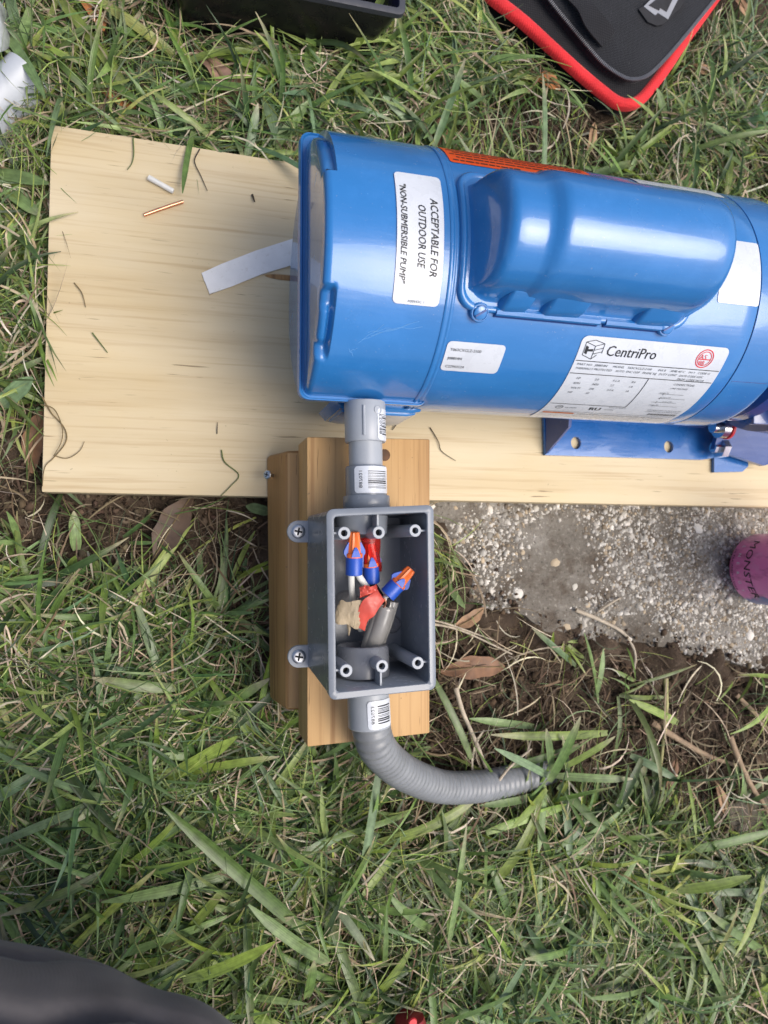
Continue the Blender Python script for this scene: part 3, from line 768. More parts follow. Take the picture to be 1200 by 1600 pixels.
sheet_px('tan_tape', [((571, 938), (560, 984), .146, .142), ((557, 938), (552, 982), .1475, .143), ((543, 941), (544, 976), .146, .143), ((532, 938), (530, 976), .144, .143), ((523, 958), (523, 972), .141, .141)], M['tape_beige'], 'torn tan masking tape flap beside the red tape', 'tape', seed=4, amp=.0007, freq=420)
sheet_px('tan_tape', [((541, 972), (549, 972), .141, .141), ((543, 982), (548, 982), .140, .140), ((544, 993), (546, 992), .138, .138)], M['tape_beige'], 'narrow torn tail hanging from the tan tape', 'tape', seed=5, amp=.0003, n=4)
# red plastic sleeve round the middle connector
m_, t_, b_ = principled('red_film', (.72, .05, .04), .22, coat=.3); b_.inputs['Transmission Weight'].default_value = .8; b_.inputs['IOR'].default_value = 1.08
M['red_film'] = m_
mb = MB(); a = P(578, 841, .142); b = P(581, 893, .137); d = b - a
loops = []
for s in range(9):
    t = s / 8; p = a + d * t; lp = []
    for k in range(20):
        an = 6.2832 * k / 20; rr = .0056 + .0005 * math.sin(3 * an + s) + .0003 * mnoise.noise(Vector((k, s * 2, 3)))
        lp.append((p[0] + rr * math.cos(an) * 1.1, p[1], p[2] + rr * .95 * math.sin(an)))
    loops.append(lp)
mb.loft(loops, True, False); tag(mb.build('red_sleeve', M['red_film'], None, loc=tuple(a), angle=60), 'translucent red plastic sleeve around the middle wire connector', 'sleeve')

# ================================================================== MOTOR
mt = thing('electric_motor', (.22, MY, BOARD_Z), 'big glossy blue pump motor with white labels lying along the board', 'motor')
def shell(name, xs, rf, th0, th1, nth, m, close=True, angle=40):
    """surface of revolution-like skin: radius rf(x, th)"""
    mb = MB(); loops = []
    for x in xs:
        loops.append([motor(x if not isinstance(x, tuple) else x[0], th0 + (th1 - th0) * k / nth, rf(x if not isinstance(x, tuple) else x[0], th0 + (th1 - th0) * k / nth, x[1] if isinstance(x, tuple) else 1)) for k in range(nth if close else nth + 1)])
    mb.loft(loops, True, True, closed=close)
    return mb.build(name, m, mt, angle=angle)
sst = lambda e0, e1, v: (lambda t: t * t * (3 - 2 * t))(min(1, max(0, (v - e0) / (e1 - e0))))
D = math.radians
EX = .0700    # flat outer end of the end cover
def end_r(x, th, k=1):
    r = MR - .0002
    e = x - EX
    if e < .004: r -= .004 - math.sqrt(max(.004**2 - (.004 - e)**2, 0))     # rolled edge
    d = math.degrees(th)
    # pressed pocket low on the near side
    a = sst(23, 27, d) * (1 - sst(50, 55, d)) * (1 - sst(.0755, .0785, x)); r -= .0060 * a
    b_ = sst(31, 35, d) * (1 - sst(46, 50, d)) * (1 - sst(.0735, .0765, x)); r += .0030 * b_
    # cut-out on the far side
    a = (1 - sst(-21.5, -20, d)) * (1 - sst(.0768, .0774, x)); r -= .0045 * a
    return r * k
xs = [(EX, .15), (EX, .4), (EX, .7), (EX, .9)] + [EX + q for q in (0, .0003, .0008, .0015, .0025, .004, .0045, .005, .0055, .006, .0064, .0068, .0071, .0074, .0077, .008, .0084, .009, .0100, .013, .02, .035, .05, .065)] + [.1418, .1432]
shell('end_cover', xs, end_r, -D(80), D(80), 200, M['blue'], close=False, angle=30)
# rolled lip round the half cover, at axis height
LZ = MZ + .0165
lip = rrect(.0668, .150, MY - .0852, MY + .0852, .006, 6)
mb = MB()
lip_in = rrect(EX + .002, .150, MY - .0780, MY + .0780, .004, 6)
mb.loft([[(x, y, LZ - .004) for x, y in lip_in], [(x, y, LZ - .004) for x, y in lip], [(x - .0008 * np.sign(.1 - x), y, LZ - .003) for x, y in lip], [(x, y, LZ) for x, y in lip], [(x + .0011 * (1 if x < .11 else 0), MY + (y - MY) * .992, LZ + .0004) for x, y in lip], [(x + .0018 * (1 if x < .11 else 0), MY + (y - MY) * .985, LZ - .0008) for x, y in lip], [(x, y, LZ - .0010) for x, y in lip_in]], True, True)
cover_lip = mb.build('cover_lip', M['blue'], mt, angle=30)
# second, lower half of the end cover under the lip
mb = MB(); loops = []
for x, r in ((.0725, .02), (.0725, .072), (.0740, .078), (.0765, .0800), (.143, .0832)):
    loops.append([motor(x, D(75 + 210 * k / 48), r) for k in range(49)])
mb.loft(loops, True, True, closed=True); mb.build('lower_cover', M['blue'], mt)
# conduit boss on the near flank
xa, xb, xc = P(517, 640, .112)[0], P(533, 640, .112)[0], P(652, 640, .112)[0]
yo = MY - MR - .0022
pl = [(xa, MY - .080), (xb - .002, yo + .0008), (xb + .003, yo), (xc - .006, yo), (xc, yo + .0012), (xc + .003, MY - .080)]
mb = MB(); mb.loft([[(x, y, .066) for x, y in pl], [(x, y, .1185) for x, y in pl], [(x, y + (.0016 if y < MY - .081 else 0), .1203) for x, y in pl]]); mb.build('conduit_boss', M['blue'], mt, angle=25)
pl2 = [(x + .0025 * (1 if x < .11 else -1), y - .0016) for x, y in pl]
mb = MB(); mb.loft([[(x, y + .003, .070) for x, y in pl2], [(x, y, .072) for x, y in pl2], [(x, y, .1140) for x, y in pl2], [(x, y + .001, .1150) for x, y in pl2]]); mb.build('boss_plate', M['blue'], mt, angle=25)
# black catch in the cut-out
p = motor(.0747, D(-21.8), MR - .0052); mb = MB(); mb.box(p, (.0055, .0030, .004), .0005, Matrix.Rotation(D(-20), 3, 'X')); mb.build('catch', M['hole'], mt)
# seam band between end cover and body: two stepped rings
rg = lambda x, th, k: k * MR
shell('seam_band', [(.1412, .9), (.1412, 1.002), (.1418, 1.0062), (.1432, 1.0065), (.1437, 1.0028), (.1447, 1.0028), (.1451, 1.0055), (.1462, 1.0052), (.1467, 1.0), (.1467, .9)], rg, -math.pi, math.pi, 128, M['blue'])
# main body shell, slit line, end bell
BX = .3545
shell('body_shell', [(.1445, .85), (.1445, .998)] + [(x, 1.0) for x in np.linspace(.146, BX - .0006, 24)] + [(BX - .0002, .998), (BX, .99), (BX, .9)], rg, -math.pi, math.pi, 160, M['blue'])
shell('seam_line', [(BX - .0008, .9), (BX - .0008, .9925), (BX + .0012, .9925), (BX + .0012, .9)], rg, -math.pi, math.pi, 96, M['hole'])
shell('end_bell', [(BX + .0006, .9), (BX + .0006, .995), (BX + .0009, .9995)] + [(x, 1.0) for x in np.linspace(BX + .003, .386, 6)] + [(.3885, .996), (.3905, .985), (.3912, .965), (.3912, .7)], rg, -math.pi, math.pi, 128, M['blue'])
# paint crack line on the end bell
x_, t_ = on_motor(1160, 600); mb = MB(); mb.tube([motor(BX + .0025 + .03 * k / 6, t_ - .02, MR + .00005) for k in range(7)], .00022, 6); mb.build('weld_line', M['blue_dark'], mt)
# pump bracket and head beyond the bell
mb = MB(); mb.lathe([(.388, .055), (.397, .060), (.404, .066), (.4055, .0745), (.407, .0775), (.418, .0785), (.420, .0765), (.422, .062), (.436, .058), (.440, .080), (.443, .086), (.466, .088), (.472, .084), (.50, .075), (.515, .05), (.515, .031), (.55, .029), (.553, .035), (.565, .035)], (0, MY, MZ), (1, 0, 0), 64)
head = mb.build('pump_head', M['blue_dark'], mt)
for k in range(10):
    an = 2 * math.pi * k / 10 + .25; mb = MB(); R_ = Matrix.Rotation(-an, 3, 'X')
    mb.box(motor(.431, an, .068), (.022, .006, .030), .0012, R_); mb.build('rib', M['blue_dark'], head)
# bolts between bracket and bell
for px, py, zz in ((1128, 668, .066), (1128, 700, .047)):
    p = P(px, py, zz); mb = MB(); mb.lathe([(-.004, .005), (.002, .005), (.0022, .0092), (.0085, .0094), (.0096, .0075)], (p[0] - .006, p[1], p[2]), (1, 0, 0), 6 if zz < .05 else 24); o = mb.build('bolt', M['chrome'], mt, smooth=zz > .05)
    if zz > .05:
        mb = MB(); mb.lathe([(0, .0100), (.0022, .0100)], (p[0] + .0042, p[1], p[2]), (1, 0, 0), 24); mb.build('washer', M['ink_red'], o)
# base foot
z0 = BOARD_Z + .0005; fz = BOARD_Z + .0038
fl = [P(852, 711, fz), P(1096, 718.5, fz), P(1113, 716, fz), np.array([.50, .094, fz]), np.array([.50, .130, fz]), np.array([P(848, 660, fz)[0], .130, fz])]
holes = [P(900, 692, fz), P(1045, 698, fz)]
bm = bmesh.new()
outer = [bm.verts.new(p) for p in fl]; edges = [bm.edges.new((outer[i], outer[(i + 1) % 6])) for i in range(6)]
for h in holes:
    vs = [bm.verts.new((h[0] + .0049 * math.cos(a), h[1] + .0054 * math.sin(a), fz)) for a in [6.28318 * k / 20 for k in range(20)]]
    edges += [bm.edges.new((vs[i], vs[(i + 1) % 20])) for i in range(20)]
bmesh.ops.triangle_fill(bm, use_beauty=True, use_dissolve=True, edges=edges)
r = bmesh.ops.extrude_face_region(bm, geom=bm.faces[:]); bmesh.ops.translate(bm, verts=[v for v in r['geom'] if isinstance(v, bmesh.types.BMVert)], vec=(0, 0, z0 - fz))
bm.verts.index_update(); V = [tuple(v.co) for v in bm.verts]; Fc = [tuple(v.index for v in f.verts) for f in bm.faces]; bm.free()
foot = mesh('mounting_foot', V, Fc, M['blue_foot'], mt, True, angle=25)
# upright webs of the foot: left end gusset and the long web under the shell
a, b, c_ = fl[0], fl[5], None
mb = MB()
pk = P(888, 668, .060); tri = [np.array([a[0] + .0002, a[1] + .0006, fz]), pk, np.array([pk[0], .135, .068]), np.array([a[0] + .0002, .135, fz])]
mb.loft([tri, [p + np.array([.003, .001, -.0004]) for p in tri]]); mb.build('gusset', M['blue_dark'], foot, angle=25)  # shade and dark reflection of this face put into its blue
mb = MB(); q = [np.array([a[0] + .001, .104, fz]), np.array([.455, .104, fz]), np.array([.455, .125, .062]), np.array([a[0] + .001, .125, .062])]
mb.loft([q, [p + np.array([0, .003, -.001]) for p in q]]); mb.build('web', M['blue_foot'], foot, angle=25)
# bracket tab of the pump
q = [P(1116, 738, BOARD_Z + .004), P(1160, 737, BOARD_Z + .004), P(1169, 729, BOARD_Z + .004), P(1172, 680, BOARD_Z + .004), P(1116, 680, BOARD_Z + .004)]
mb = MB(); mb.loft([[p * np.array([1, 1, 0]) + np.array([0, 0, BOARD_Z + .0006]) for p in q], q]); mb.build('bracket_tab', M['blue_foot'], mt, angle=25)
q0 = [(.452, .083, BOARD_Z + .014), (.51, .070, BOARD_Z + .010), (.56, .085, BOARD_Z + .012), (.56, .12, .06), (.452, .12, .06)]
mb = MB(); mb.loft([q0, [(x, y, z + .005) for x, y, z in q0]]); mb.build('bracket_arm', M['blue_dark'], mt, angle=25)

# ---------------- capacitor cover
CX0, CX1 = .1472, .3025; TH = D(28.3)
def patch(x0, x1, t0, t1, rc_, h, nx=30, ntt=24, base=-.002):
    V, Fc = sheet2d(x0, x1, t0 * MR, t1 * MR, rc_, nx, ntt)
    return V, Fc
V, Fc = patch(CX0, CX1, -TH, TH, .012, .002)
mb = MB(); topv = [motor(u, v / MR, MR + .0020) for u, v in V]
mb.add(topv, Fc)
o = mb.build('capacitor_flange', M['blue'], mt)
ring = rrect(CX0, CX1, -TH * MR, TH * MR, .012, 8)
def dense(lp, step):
    out = []
    for i in range(len(lp)):
        a, b = np.array(lp[i]), np.array(lp[(i + 1) % len(lp)]); n = max(1, int(np.linalg.norm(b - a) / step))
        out += [tuple(a + (b - a) * k / n) for k in range(n)]
    return out
ring = dense(ring, .006); cu, cv = (CX0 + CX1) / 2, 0
def rl(ins, h):
    out = []
    for u, v in ring:
        du = -ins * np.sign(u - cu) if abs(u - cu) > .055 else 0
        d = np.array([u - cu, v]); kx = 1 - ins / ((CX1 - CX0) / 2); ky = 1 - ins / (TH * MR)
        out.append(motor(cu + (u - cu) * kx, v * ky / MR, MR + h))
    return out
mb = MB(); mb.loft([rl(-.0004, -.0005), rl(-.0002, .0016), rl(.0004, .0028), rl(.0014, .0034), rl(.0026, .0032), rl(.0034, .0022), rl(.0040, .0019)], False, False); mb.build('flange_bead', M['blue'], mt, angle=50)
def prof_pts(x, k, n=40):
    hc, rb = .094, .034
    wf = 1.0
    if x < .166: wf = .90 + .10 * sst(.152, .166, x)
    if x > .292: wf = 1 - .06 * sst(.292, .3005, x)
    if k < .9 and x < .2: wf *= .965
    pts = []
    wb = .0350; hb = math.sqrt(MR**2 - wb**2) + .0015
    raw = [(-wb - .0042, math.sqrt(MR**2 - (wb + .0042)**2) + .0012), (-wb - .0022, math.sqrt(MR**2 - (wb + .0022)**2) + .0022), (-wb - .0006, hb + .0026), (-wb, hb + .0050)]
    for i in range(1, 5): raw.append((-wb + (wb - rb) * i / 5, hb + .005 + (hc - hb - .005) * i / 5))
    arc = [(-rb * math.cos(math.pi * i / 28), hc + rb * math.sin(math.pi * i / 28)) for i in range(29)]
    full = raw + arc + [(-a, b) for a, b in raw[::-1]]
    for y, z in full:
        y *= wf; zb = math.sqrt(max(MR**2 - y * y, 0)) + .0018; pts.append((x, MY + y, MZ + (zb + max(0, z - zb) * k if z > zb else zb)))
    return pts
stn = [(.1525, 0), (.1535, .04), (.1548, .12), (.1560, .26), (.1572, .44), (.1585, .60), (.1600, .72), (.1618, .80), (.1640, .845), (.1665, .86), (.171, .865), (.177, .865), (.1815, .865), (.184, .875), (.1865, .91), (.189, .96), (.1915, .99), (.195, 1.0), (.21, 1), (.23, 1), (.25, 1), (.27, 1), (.284, 1), (.290, .998), (.294, .988), (.2965, .965), (.2985, .925), (.2998, .86), (.3004, .78), (.3007, .6), (.3008, .35), (.3008, 0)]
mb = MB(); mb.loft([prof_pts(x, k) for x, k in stn], False, False, closed=False)
capc = mb.build('capacitor_cover', M['blue'], mt, angle=60)
# pressed wedges low on the near wall
for xa, xb, hh in ((.170, .1905, .015), (.197, .226, .016), (.260, .291, .016)):
    yb = MY - .0352; zb = MZ + .0765; pr_w = .0062
    V = [(xa, yb + .003, zb - .002), (xb, yb + .003, zb - .002), (xb - .002, yb - pr_w, zb - .0035), (xa + .002, yb - pr_w, zb - .0035),
         (xa + .006, yb + .003, zb + hh + .003), (xb + .003, yb + .003, zb + hh), (xb + .001, yb - pr_w * .55, zb + hh * .45), (xa + .005, yb - pr_w * .75, zb + hh * .35)]
    V2, F2 = bevel_mesh(V, [(3, 2, 1, 0), (4, 5, 6, 7), (0, 1, 5, 4), (1, 2, 6, 5), (2, 3, 7, 6), (3, 0, 4, 7)], .0021, 4)
    mesh('wedge', V2, F2, M['blue'], capc, angle=50)
# pressed dimple ring on the low step
p = (.1725, MY - .023, MZ + .1085)
for px, py in ((750, 488.5), (1042, 511.5)):
    x, th = on_motor(px, py, MR + .003); c = Vector(motor(x, th, MR + .0022)); nn = c - Vector((x, MY, MZ)); mb = MB()
    mb.lathe([(-.002, .0058), (.0004, .0058), (.0012, .0052), (.0012, .0046), (.0006, .0045), (.0006, .0041), (.0020, .0039), (.0024, .0030)], c, nn, 28); o = mb.build('screw', M['blue'], mt)
    z = nn.normalized(); xx = Vector((.75, .6, 0)); xx = (xx - z * xx.dot(z)).normalized(); R_ = Matrix((xx, z.cross(xx), z)).transposed(); mb = MB(); mb.box(c + z * .0023, (.0072, .0011, .0010), .0001, R_, 1); mb.build('slot', M['blue_dark'], o)
for xa, xb in ((.172, .2405), (.2445, .284)):   # raised lips along the near edge
    lo, hi = TH + .012, TH - .038; V, Fc = [], []
    loops = []
    for k in range(13):
        x = xa + (xb - xa) * k / 12; loops.append([motor(x, lo, MR - .0005), motor(x, lo, MR + .0032), motor(x, lo - .012, MR + .0042), motor(x, hi + .012, MR + .0042), motor(x, hi, MR + .003)])
    mb = MB(); mb.loft(loops); mb.build('flange_lip', M['blue'], mt, angle=25)
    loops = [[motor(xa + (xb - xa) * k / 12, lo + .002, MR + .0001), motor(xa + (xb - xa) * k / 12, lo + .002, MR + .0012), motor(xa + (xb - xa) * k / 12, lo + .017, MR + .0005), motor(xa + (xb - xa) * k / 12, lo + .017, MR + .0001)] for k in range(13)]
    mb = MB(); mb.loft(loops); mb.build('shadow_strip', M['blue_dark'], mt, angle=25)  # dark blue strip painted in as the shade below the lip

# fine scratches rubbed into the end cover
mb = MB()
for (xa, ya, xb, yb) in ((560, 535, 600, 508), (566, 530, 640, 507), (580, 524, 655, 503), (545, 546, 552, 556), (575, 520, 612, 512), (604, 514, 660, 512), (548, 548, 558, 545)):
    A_ = on_motor(xa, ya); B_ = on_motor(xb, yb)
    mb.tube([motor(A_[0] + (B_[0] - A_[0]) * k / 8, A_[1] + (B_[1] - A_[1]) * k / 8 + .006 * math.sin(k * 1.3 + xa), MR - .00018) for k in range(9)], .00016, 5)
mb.build('scratch', simple('bare_scuff', (.10, .30, .60), .6, bmp=0), mt)

# ---------------- labels on the motor
def cyl_label(name, x0, x1, t0, t1, rc_, m, label, off=.0004):
    V, Fc = sheet2d(x0, x1, t0 * MR, t1 * MR, rc_, 16, 24)
    o = mesh(name, [motor(u, v / MR, MR + off) for u, v in V], Fc, m, mt); tag(o, label); return o
OFF = .00062
# 1 outdoor-use label: text runs down the picture
o = cyl_label('outdoor_label', .1098, .1372, D(-23.6), D(28.2), .0028, M['label'], 'tall white label with three lines of black lettering', .0005)
fn = lambda u, v: motor(v, u / MR, MR + OFF + .0001)
pf = Flat(fn)
for s, v, u, sz in (('ACCEPTABLE FOR', .1296, -.0185, .0063), ('OUTDOOR USE', .1222, -.0140, .0063), ('"NON-SUBMERSIBLE PUMP"', .1121, -.0265, .0052)):
    T, TF = text2d(s, sz, shear=.18); Lx = max(x for x, y in T); want = {'A': .0440, 'O': .0355, '"': .0570}[s[0]]
    for ox, oy in ((0, 0), (.00022, .0001)): pf.put(([(x * want / Lx + ox, y + oy) for x, y in T], TF), u, v)
mesh('print', pf.mb.v, pf.mb.f, M['ink'], o)
pf = Flat(lambda u, v: motor(u, -v / MR, MR + OFF + .0001)); pf.text('A00643C 1', .1185, -D(27.4) * MR, .0022); mesh('print', pf.mb.v, pf.mb.f, M['ink_grey'], o)
# 2 small serial label
x0, t0 = on_motor(697, 532); x1, t1 = on_motor(782, 583)
o = cyl_label('serial_label', .1475, .1850, D(41.0), D(55.0), .0028, M['label'], 'small white serial label with three short lines')
pf = Flat(lambda u, v: motor(u, -v / MR, MR + OFF))
pf.text('T063CXCLZ-2100', .1500, -D(45.2) * MR, .0026); pf.text('J08854N', .1500, -D(49.2) * MR, .0026); pf.text('C22963124', .1500, -D(53.2) * MR, .0026)
mesh('print', pf.mb.v, pf.mb.f, M['ink'], o)
# 3 nameplate
o = cyl_label('name_plate', .2335, .3425, D(33.8), D(93), .0042, M['label'], 'large white name plate with a red round stamp and rows of data')
A0 = D(33.8) * MR; Hh = (D(93) - D(33.8)) * MR
def npf(u, v): return motor(.2335 + u, (A0 - v) / MR, MR + OFF)      # u from left, v negative downwards
W_ = .109
pf = Flat(npf); gf = Flat(npf); rf_ = Flat(npf); of_ = Flat(npf)
pf.text('CentriPro', .0190, -.0118, .0098, shear=.05, sx=.92); pf.text('CentriPro', .01915, -.0118, .0098, shear=.05, sx=.92)
# logo: folded cube outline with dark left face
for a in ((.0035, -.0040, .0095, -.0024), (.0095, -.0024, .0165, -.0042), (.0165, -.0042, .0105, -.0062), (.0105, -.0062, .0035, -.0040), (.0035, -.0040, .0035, -.0125), (.0035, -.0125, .0105, -.0150), (.0105, -.0062, .0105, -.0150), (.0105, -.0090, .0165, -.0070), (.0105, -.0115, .0165, -.0095), (.0165, -.0042, .0165, -.0105), (.0105, -.0150, .0135, -.0118)):
    pf.put(line2d(*a, .0004, 2))
pf.put(([(.0042, -.0062), (.0062, -.0070), (.0062, -.0120), (.0042, -.0112)], [(0, 1, 2, 3)])); pf.put(([(.0062, -.0085), (.0098, -.0082), (.0098, -.0098), (.0062, -.0100)], [(0, 1, 2, 3)]))
for v in (-.0168, -.0262): pf.put(rect2d(.0008, v, W_ - .0008, v + .0005, 20))
pf.put(rect2d(.001, -.0560, .0590, -.0555, 12)); pf.put(line2d(.0590, -.0557, .0590, -.0262, .0005, 14))
def row(s, u, v, sz, wd=None):
    T, TF = text2d(s, sz, shear=.15); Lx = max(x for x, y in T); k = wd / Lx if wd else 1
    gf.put(([(x * k, y) for x, y in T], TF), u, v)
row('PART NO.  J08854N      MODEL   T63CXCLZ-2100       INS B     AMB 40°C    PH 1   CODE G', .0025, -.0197, .0022, .100)
row('THERMALLY PROTECTED    AUTO  ENC ODP   FRAME 56J   DUTY CONT   DATE CODE 022C', .0025, -.0227, .0022, .0965)
row('PROP. CODE 00710', .080, -.0255, .0022, .021)
for k, (a, b, c_, d_) in enumerate((('HP', '2.0', 'F.L.A.', '8.6'), ('RPM', '3450', 'S.F.', '1.0'), ('VOLTS', '230', 'S.F.A.', '10'), ('HZ', '60', '', ''))):
    v = -.0305 - .0042 * k
    for s, u in ((a, .0070), (b, .0205), (c_, .0340), (d_, .0480)):
        if s: row(s, u, v, .0024)
row('CONNECTIONS', .0800, -.0300, .0023); row('LINE VOLTAGE', .0800, -.0335, .0020)
for k in range(4):
    v = -.0385 - .0044 * k; gf.put(line2d(.074 + .003 * (k % 2), v, .094 + .004 * (k % 2), v, .00028)); gf.put(line2d(.078, v - .0012, .078, v + .0014, .0003, 2)); row('L1 o o T%d' % (k + 1), .0745 + .004 * (k % 3), v + .0005, .0018)
for a in range(18):
    q0, q1 = 6.283 * a / 18, 6.283 * (a + 1) / 18; pf.put(line2d(.0105 + .0026 * math.cos(q0), -.0605 + .0022 * math.sin(q0), .0105 + .0026 * math.cos(q1), -.0605 + .0022 * math.sin(q1), .0004, 1))
row('SP', .0092, -.0613, .0026); row('LR 100282', .0150, -.0613, .0020)
pf.text('RU', .0335, -.0625, .0056, shear=-.1, sx=1.25); pf.text('RU', .0338, -.0625, .0056, shear=-.1, sx=1.25); row('E123456', .0455, -.0613, .0020); row('MADE IN MEXICO', .047, -.0580, .0017)
row('SUITABLE FOR OUTDOOR USE', .078, -.0580, .0018, .028); row('CLEAN AND DRY LOCATIONS ONLY', .078, -.0603, .0018, .028)
for k in range(26): pf.put(rect2d(.0830 + k * .0009, -.0655, .0830 + k * .0009 + (.0003, .0005)[k % 3 == 0], -.0625, 1))
for k, v in enumerate((-.0675, -.0715, -.0745, -.0775)): gf.put(rect2d(.002, v, W_ - .003, v + .0003, 20))
row('WARNING  DISCONNECT POWER BEFORE SERVICING THIS EQUIPMENT   READ THE INSTRUCTIONS', .030, -.0708, .0018, .07)
of_.put(rect2d(.003, -.0712, .0270, -.0690, 8))
cxu, cvv = .0925, -.0085
for a in range(28):
    q0, q1 = 6.2832 * a / 28, 6.2832 * (a + 1) / 28
    for rr, wd in ((.0062, .0007), (.0048, .0005)): rf_.put(line2d(cxu + rr * math.cos(q0), cvv + rr * math.sin(q0), cxu + rr * math.cos(q1), cvv + rr * math.sin(q1), wd, 1))
rf_.text('AS', cxu - .0042, cvv - .0005, .0048); rf_.text('88', cxu - .0034, cvv - .0046, .0046); rf_.put(rect2d(cxu - .0048, cvv - .0008, cxu + .0048, cvv - .0001, 3))
mesh('stamp', rf_.mb.v, rf_.mb.f, M['ink_red'], o); mesh('print', pf.mb.v, pf.mb.f, M['ink'], o); mesh('fine_print', gf.mb.v, gf.mb.f, M['ink_grey'], o); mesh('warning_bar', of_.mb.v, of_.mb.f, M['ink_orange'], o)
# 4 right-hand label half hidden by the cover
o = cyl_label('code_label', .3225, .3540, D(-13), D(15.2), .0015, M['label'], 'white label at the right end, partly behind the capacitor cover')
# 5 orange warning label on the far side
o = cyl_label('warning_label', .1475, .2470, D(-80), D(-36.2), .002, M['orange_label'], 'orange warning label wrapped over the far top edge')
pf = Flat(lambda u, v: motor(u, -v / MR, MR + OFF))
for k in range(7):
    th = D(-38.5 - 3.2 * k); u = .1500 + (.003 if k % 2 else 0)
    while u < (.2400 if k else .19):
        wd = random.uniform(.002, .007); pf.put(rect2d(u, -th * MR - .0007, u + wd, -th * MR + .0007, 2)); u += wd + .0009
mesh('print', pf.mb.v, pf.mb.f, M['ink'], o)
pf = Flat(lambda u, v: motor(u, -v / MR, MR + OFF)); 
x0, t0 = .283, D(-46)
o = cyl_label('rating_label', .283, .349, D(-75), D(-44), .002, M['label'], 'pale label along the far upper edge')

# ================================================================== CAN
cc = np.array([P(1130, 889, SLAB_Z + .006)[0] + .0331, P(1130, 889, SLAB_Z + .006)[1], SLAB_Z + .003])
can = thing('beverage_can', tuple(cc), 'pink drink can standing on the concrete at the right edge', 'can')
def mat_can():
    m, t, b = principled('printed_can', (.5, .1, .3), .34, .12, .2)
    tc = N(t, 'ShaderNodeTexCoord'); sp = N(t, 'ShaderNodeSeparateXYZ'); L(t, tc.outputs['Object'], sp.inputs[0])
    v = coords(t); nz = noisetex(t, v, 55, 4)
    ad = N(t, 'ShaderNodeMath', operation='MULTIPLY_ADD'); L(t, nz, ad.inputs[0]); ad.inputs[1].default_value = .02; L(t, sp.outputs[1], ad.inputs[2])
    mr = N(t, 'ShaderNodeMapRange'); L(t, ad.outputs[0], mr.inputs[0]); mr.inputs[1].default_value = -.033; mr.inputs[2].default_value = .045
    c = ramp(t, mr.outputs[0], [(.0, (.02, .10, .38)), (.22, (.03, .09, .36)), (.25, (.74, .20, .53)), (.6, (.72, .18, .47)), (1.0, (.74, .20, .45))])
    c = mix(t, c, (.30, .045, .16), ramp(t, noisetex(t, coords(t, (60, 60, 30)), 1.5, 4), [(.5, g(0)), (.62, g(.55))]))
    c = mix(t, c, (.66, .24, .50), ramp(t, noisetex(t, coords(t, (90, 90, 60)), 1.2, 3), [(.58, g(0)), (.66, g(.5))]))
    L(t, c, b.inputs['Base Color']); return m
mb = MB(); mb.lathe([(.0, .0235), (.0008, .0245), (.0035, .0262), (.010, .0318), (.0135, .0330), (.142, .0330), (.148, .0318), (.153, .0275), (.1545, .0270)], cc, (0, 0, 1), 64, cap=True); body = mb.build('can_body', mat_can(), can)
mb = MB(); mb.lathe([(.1535, .0268), (.156, .0278), (.157, .0270), (.1535, .0250), (.1535, .001)], cc, (0, 0, 1), 48); lid = mb.build('lid', M['steel'], can)
mb = MB(); mb.box(cc + np.array([.004, 0, .1548]), (.022, .014, .0012), .0004); mb.build('pull_tab', M['steel'], lid)
def canf(u, v):    # u round the can towards +Y->-Y as seen from the left, v height above the base
    a = math.pi + u / .033; z = v; r = .0330 if v > .0135 else .0318 + (v - .010) / .0035 * .0012 if v > .010 else .0262 + (v - .0035) / .0065 * .0056
    return (cc[0] + (r + .0003) * math.cos(a), cc[1] + (r + .0003) * math.sin(a), cc[2] + v)
pf = Flat(canf); wf = Flat(canf)
T, TF = text2d('MONSTER', .0105, shear=.1); Lx = max(x for x, y in T); pf.put(([(x / Lx * .060 - .031, y) for x, y in T], TF), 0, .0285)
for k, ch in enumerate('ENERGY'): wf.text(ch, -.024 + k * .0085, .0195, .0048)
T, TF = text2d('ULTRA ZERO SUGAR', .0038, shear=.2); Lx = max(x for x, y in T); pf.put(([(x / Lx * .040 - .020, y) for x, y in T], TF), 0, .0125)
mesh('print', pf.mb.v, pf.mb.f, M['ink'], body); mesh('white_print', wf.mb.v, wf.mb.f, M['label'], body)

# ================================================================== BLACK BIN (top)
bz = .010; hz = .070
b0, b1 = P(283, 38, bz + .01), P(577, 82, bz + .01); t1 = P(634, 24, hz)
dirx = (P(630, 26, hz) - P(499, 0, hz)); dirx[2] = 0; bl = np.linalg.norm(dirx); dirx /= bl; diry = np.array([-dirx[1], dirx[0], 0])
b0[2] = b1[2] = bz; bl = np.linalg.norm(b1 - b0); b0 = b1 - dirx * bl
t0 = t1 - dirx * (bl + .030); dep = .17
def ringq(o, w, d, z, r): return [tuple(o + dirx * x + diry * y + np.array([0, 0, 0]))[:2] + (z,) for x, y in rrect(0, w, 0, d, r, 5)]
bt = b1 - dirx * bl
tq = t0 * np.array([1, 1, 0])
binr = thing('plastic_bin', tuple(b0 + dirx * bl / 2), 'black glossy plastic bin with a charcoal rim at the top edge', 'bin')
mb = MB()
def lerp_o(k): return (b0 * (1 - k) + t0 * k)
lw = bl + .030
mb.loft([ringq(b0, bl, dep, bz, .012), ringq(lerp_o(.93), bl + .028, dep + .01, bz + (hz - bz) * .93, .012), ringq(t0 + dirx * .002 + diry * .002, lw - .004, dep + .008, hz - .001, .006), ringq(t0 + dirx * .0045 + diry * .0045, lw - .009, dep + .003, hz - .001, .003), ringq(b0 + dirx * .005 + diry * .005, bl - .01, dep - .01, bz + .006, .010)], True, True)
mb.build('bin_wall', M['bin'], binr)
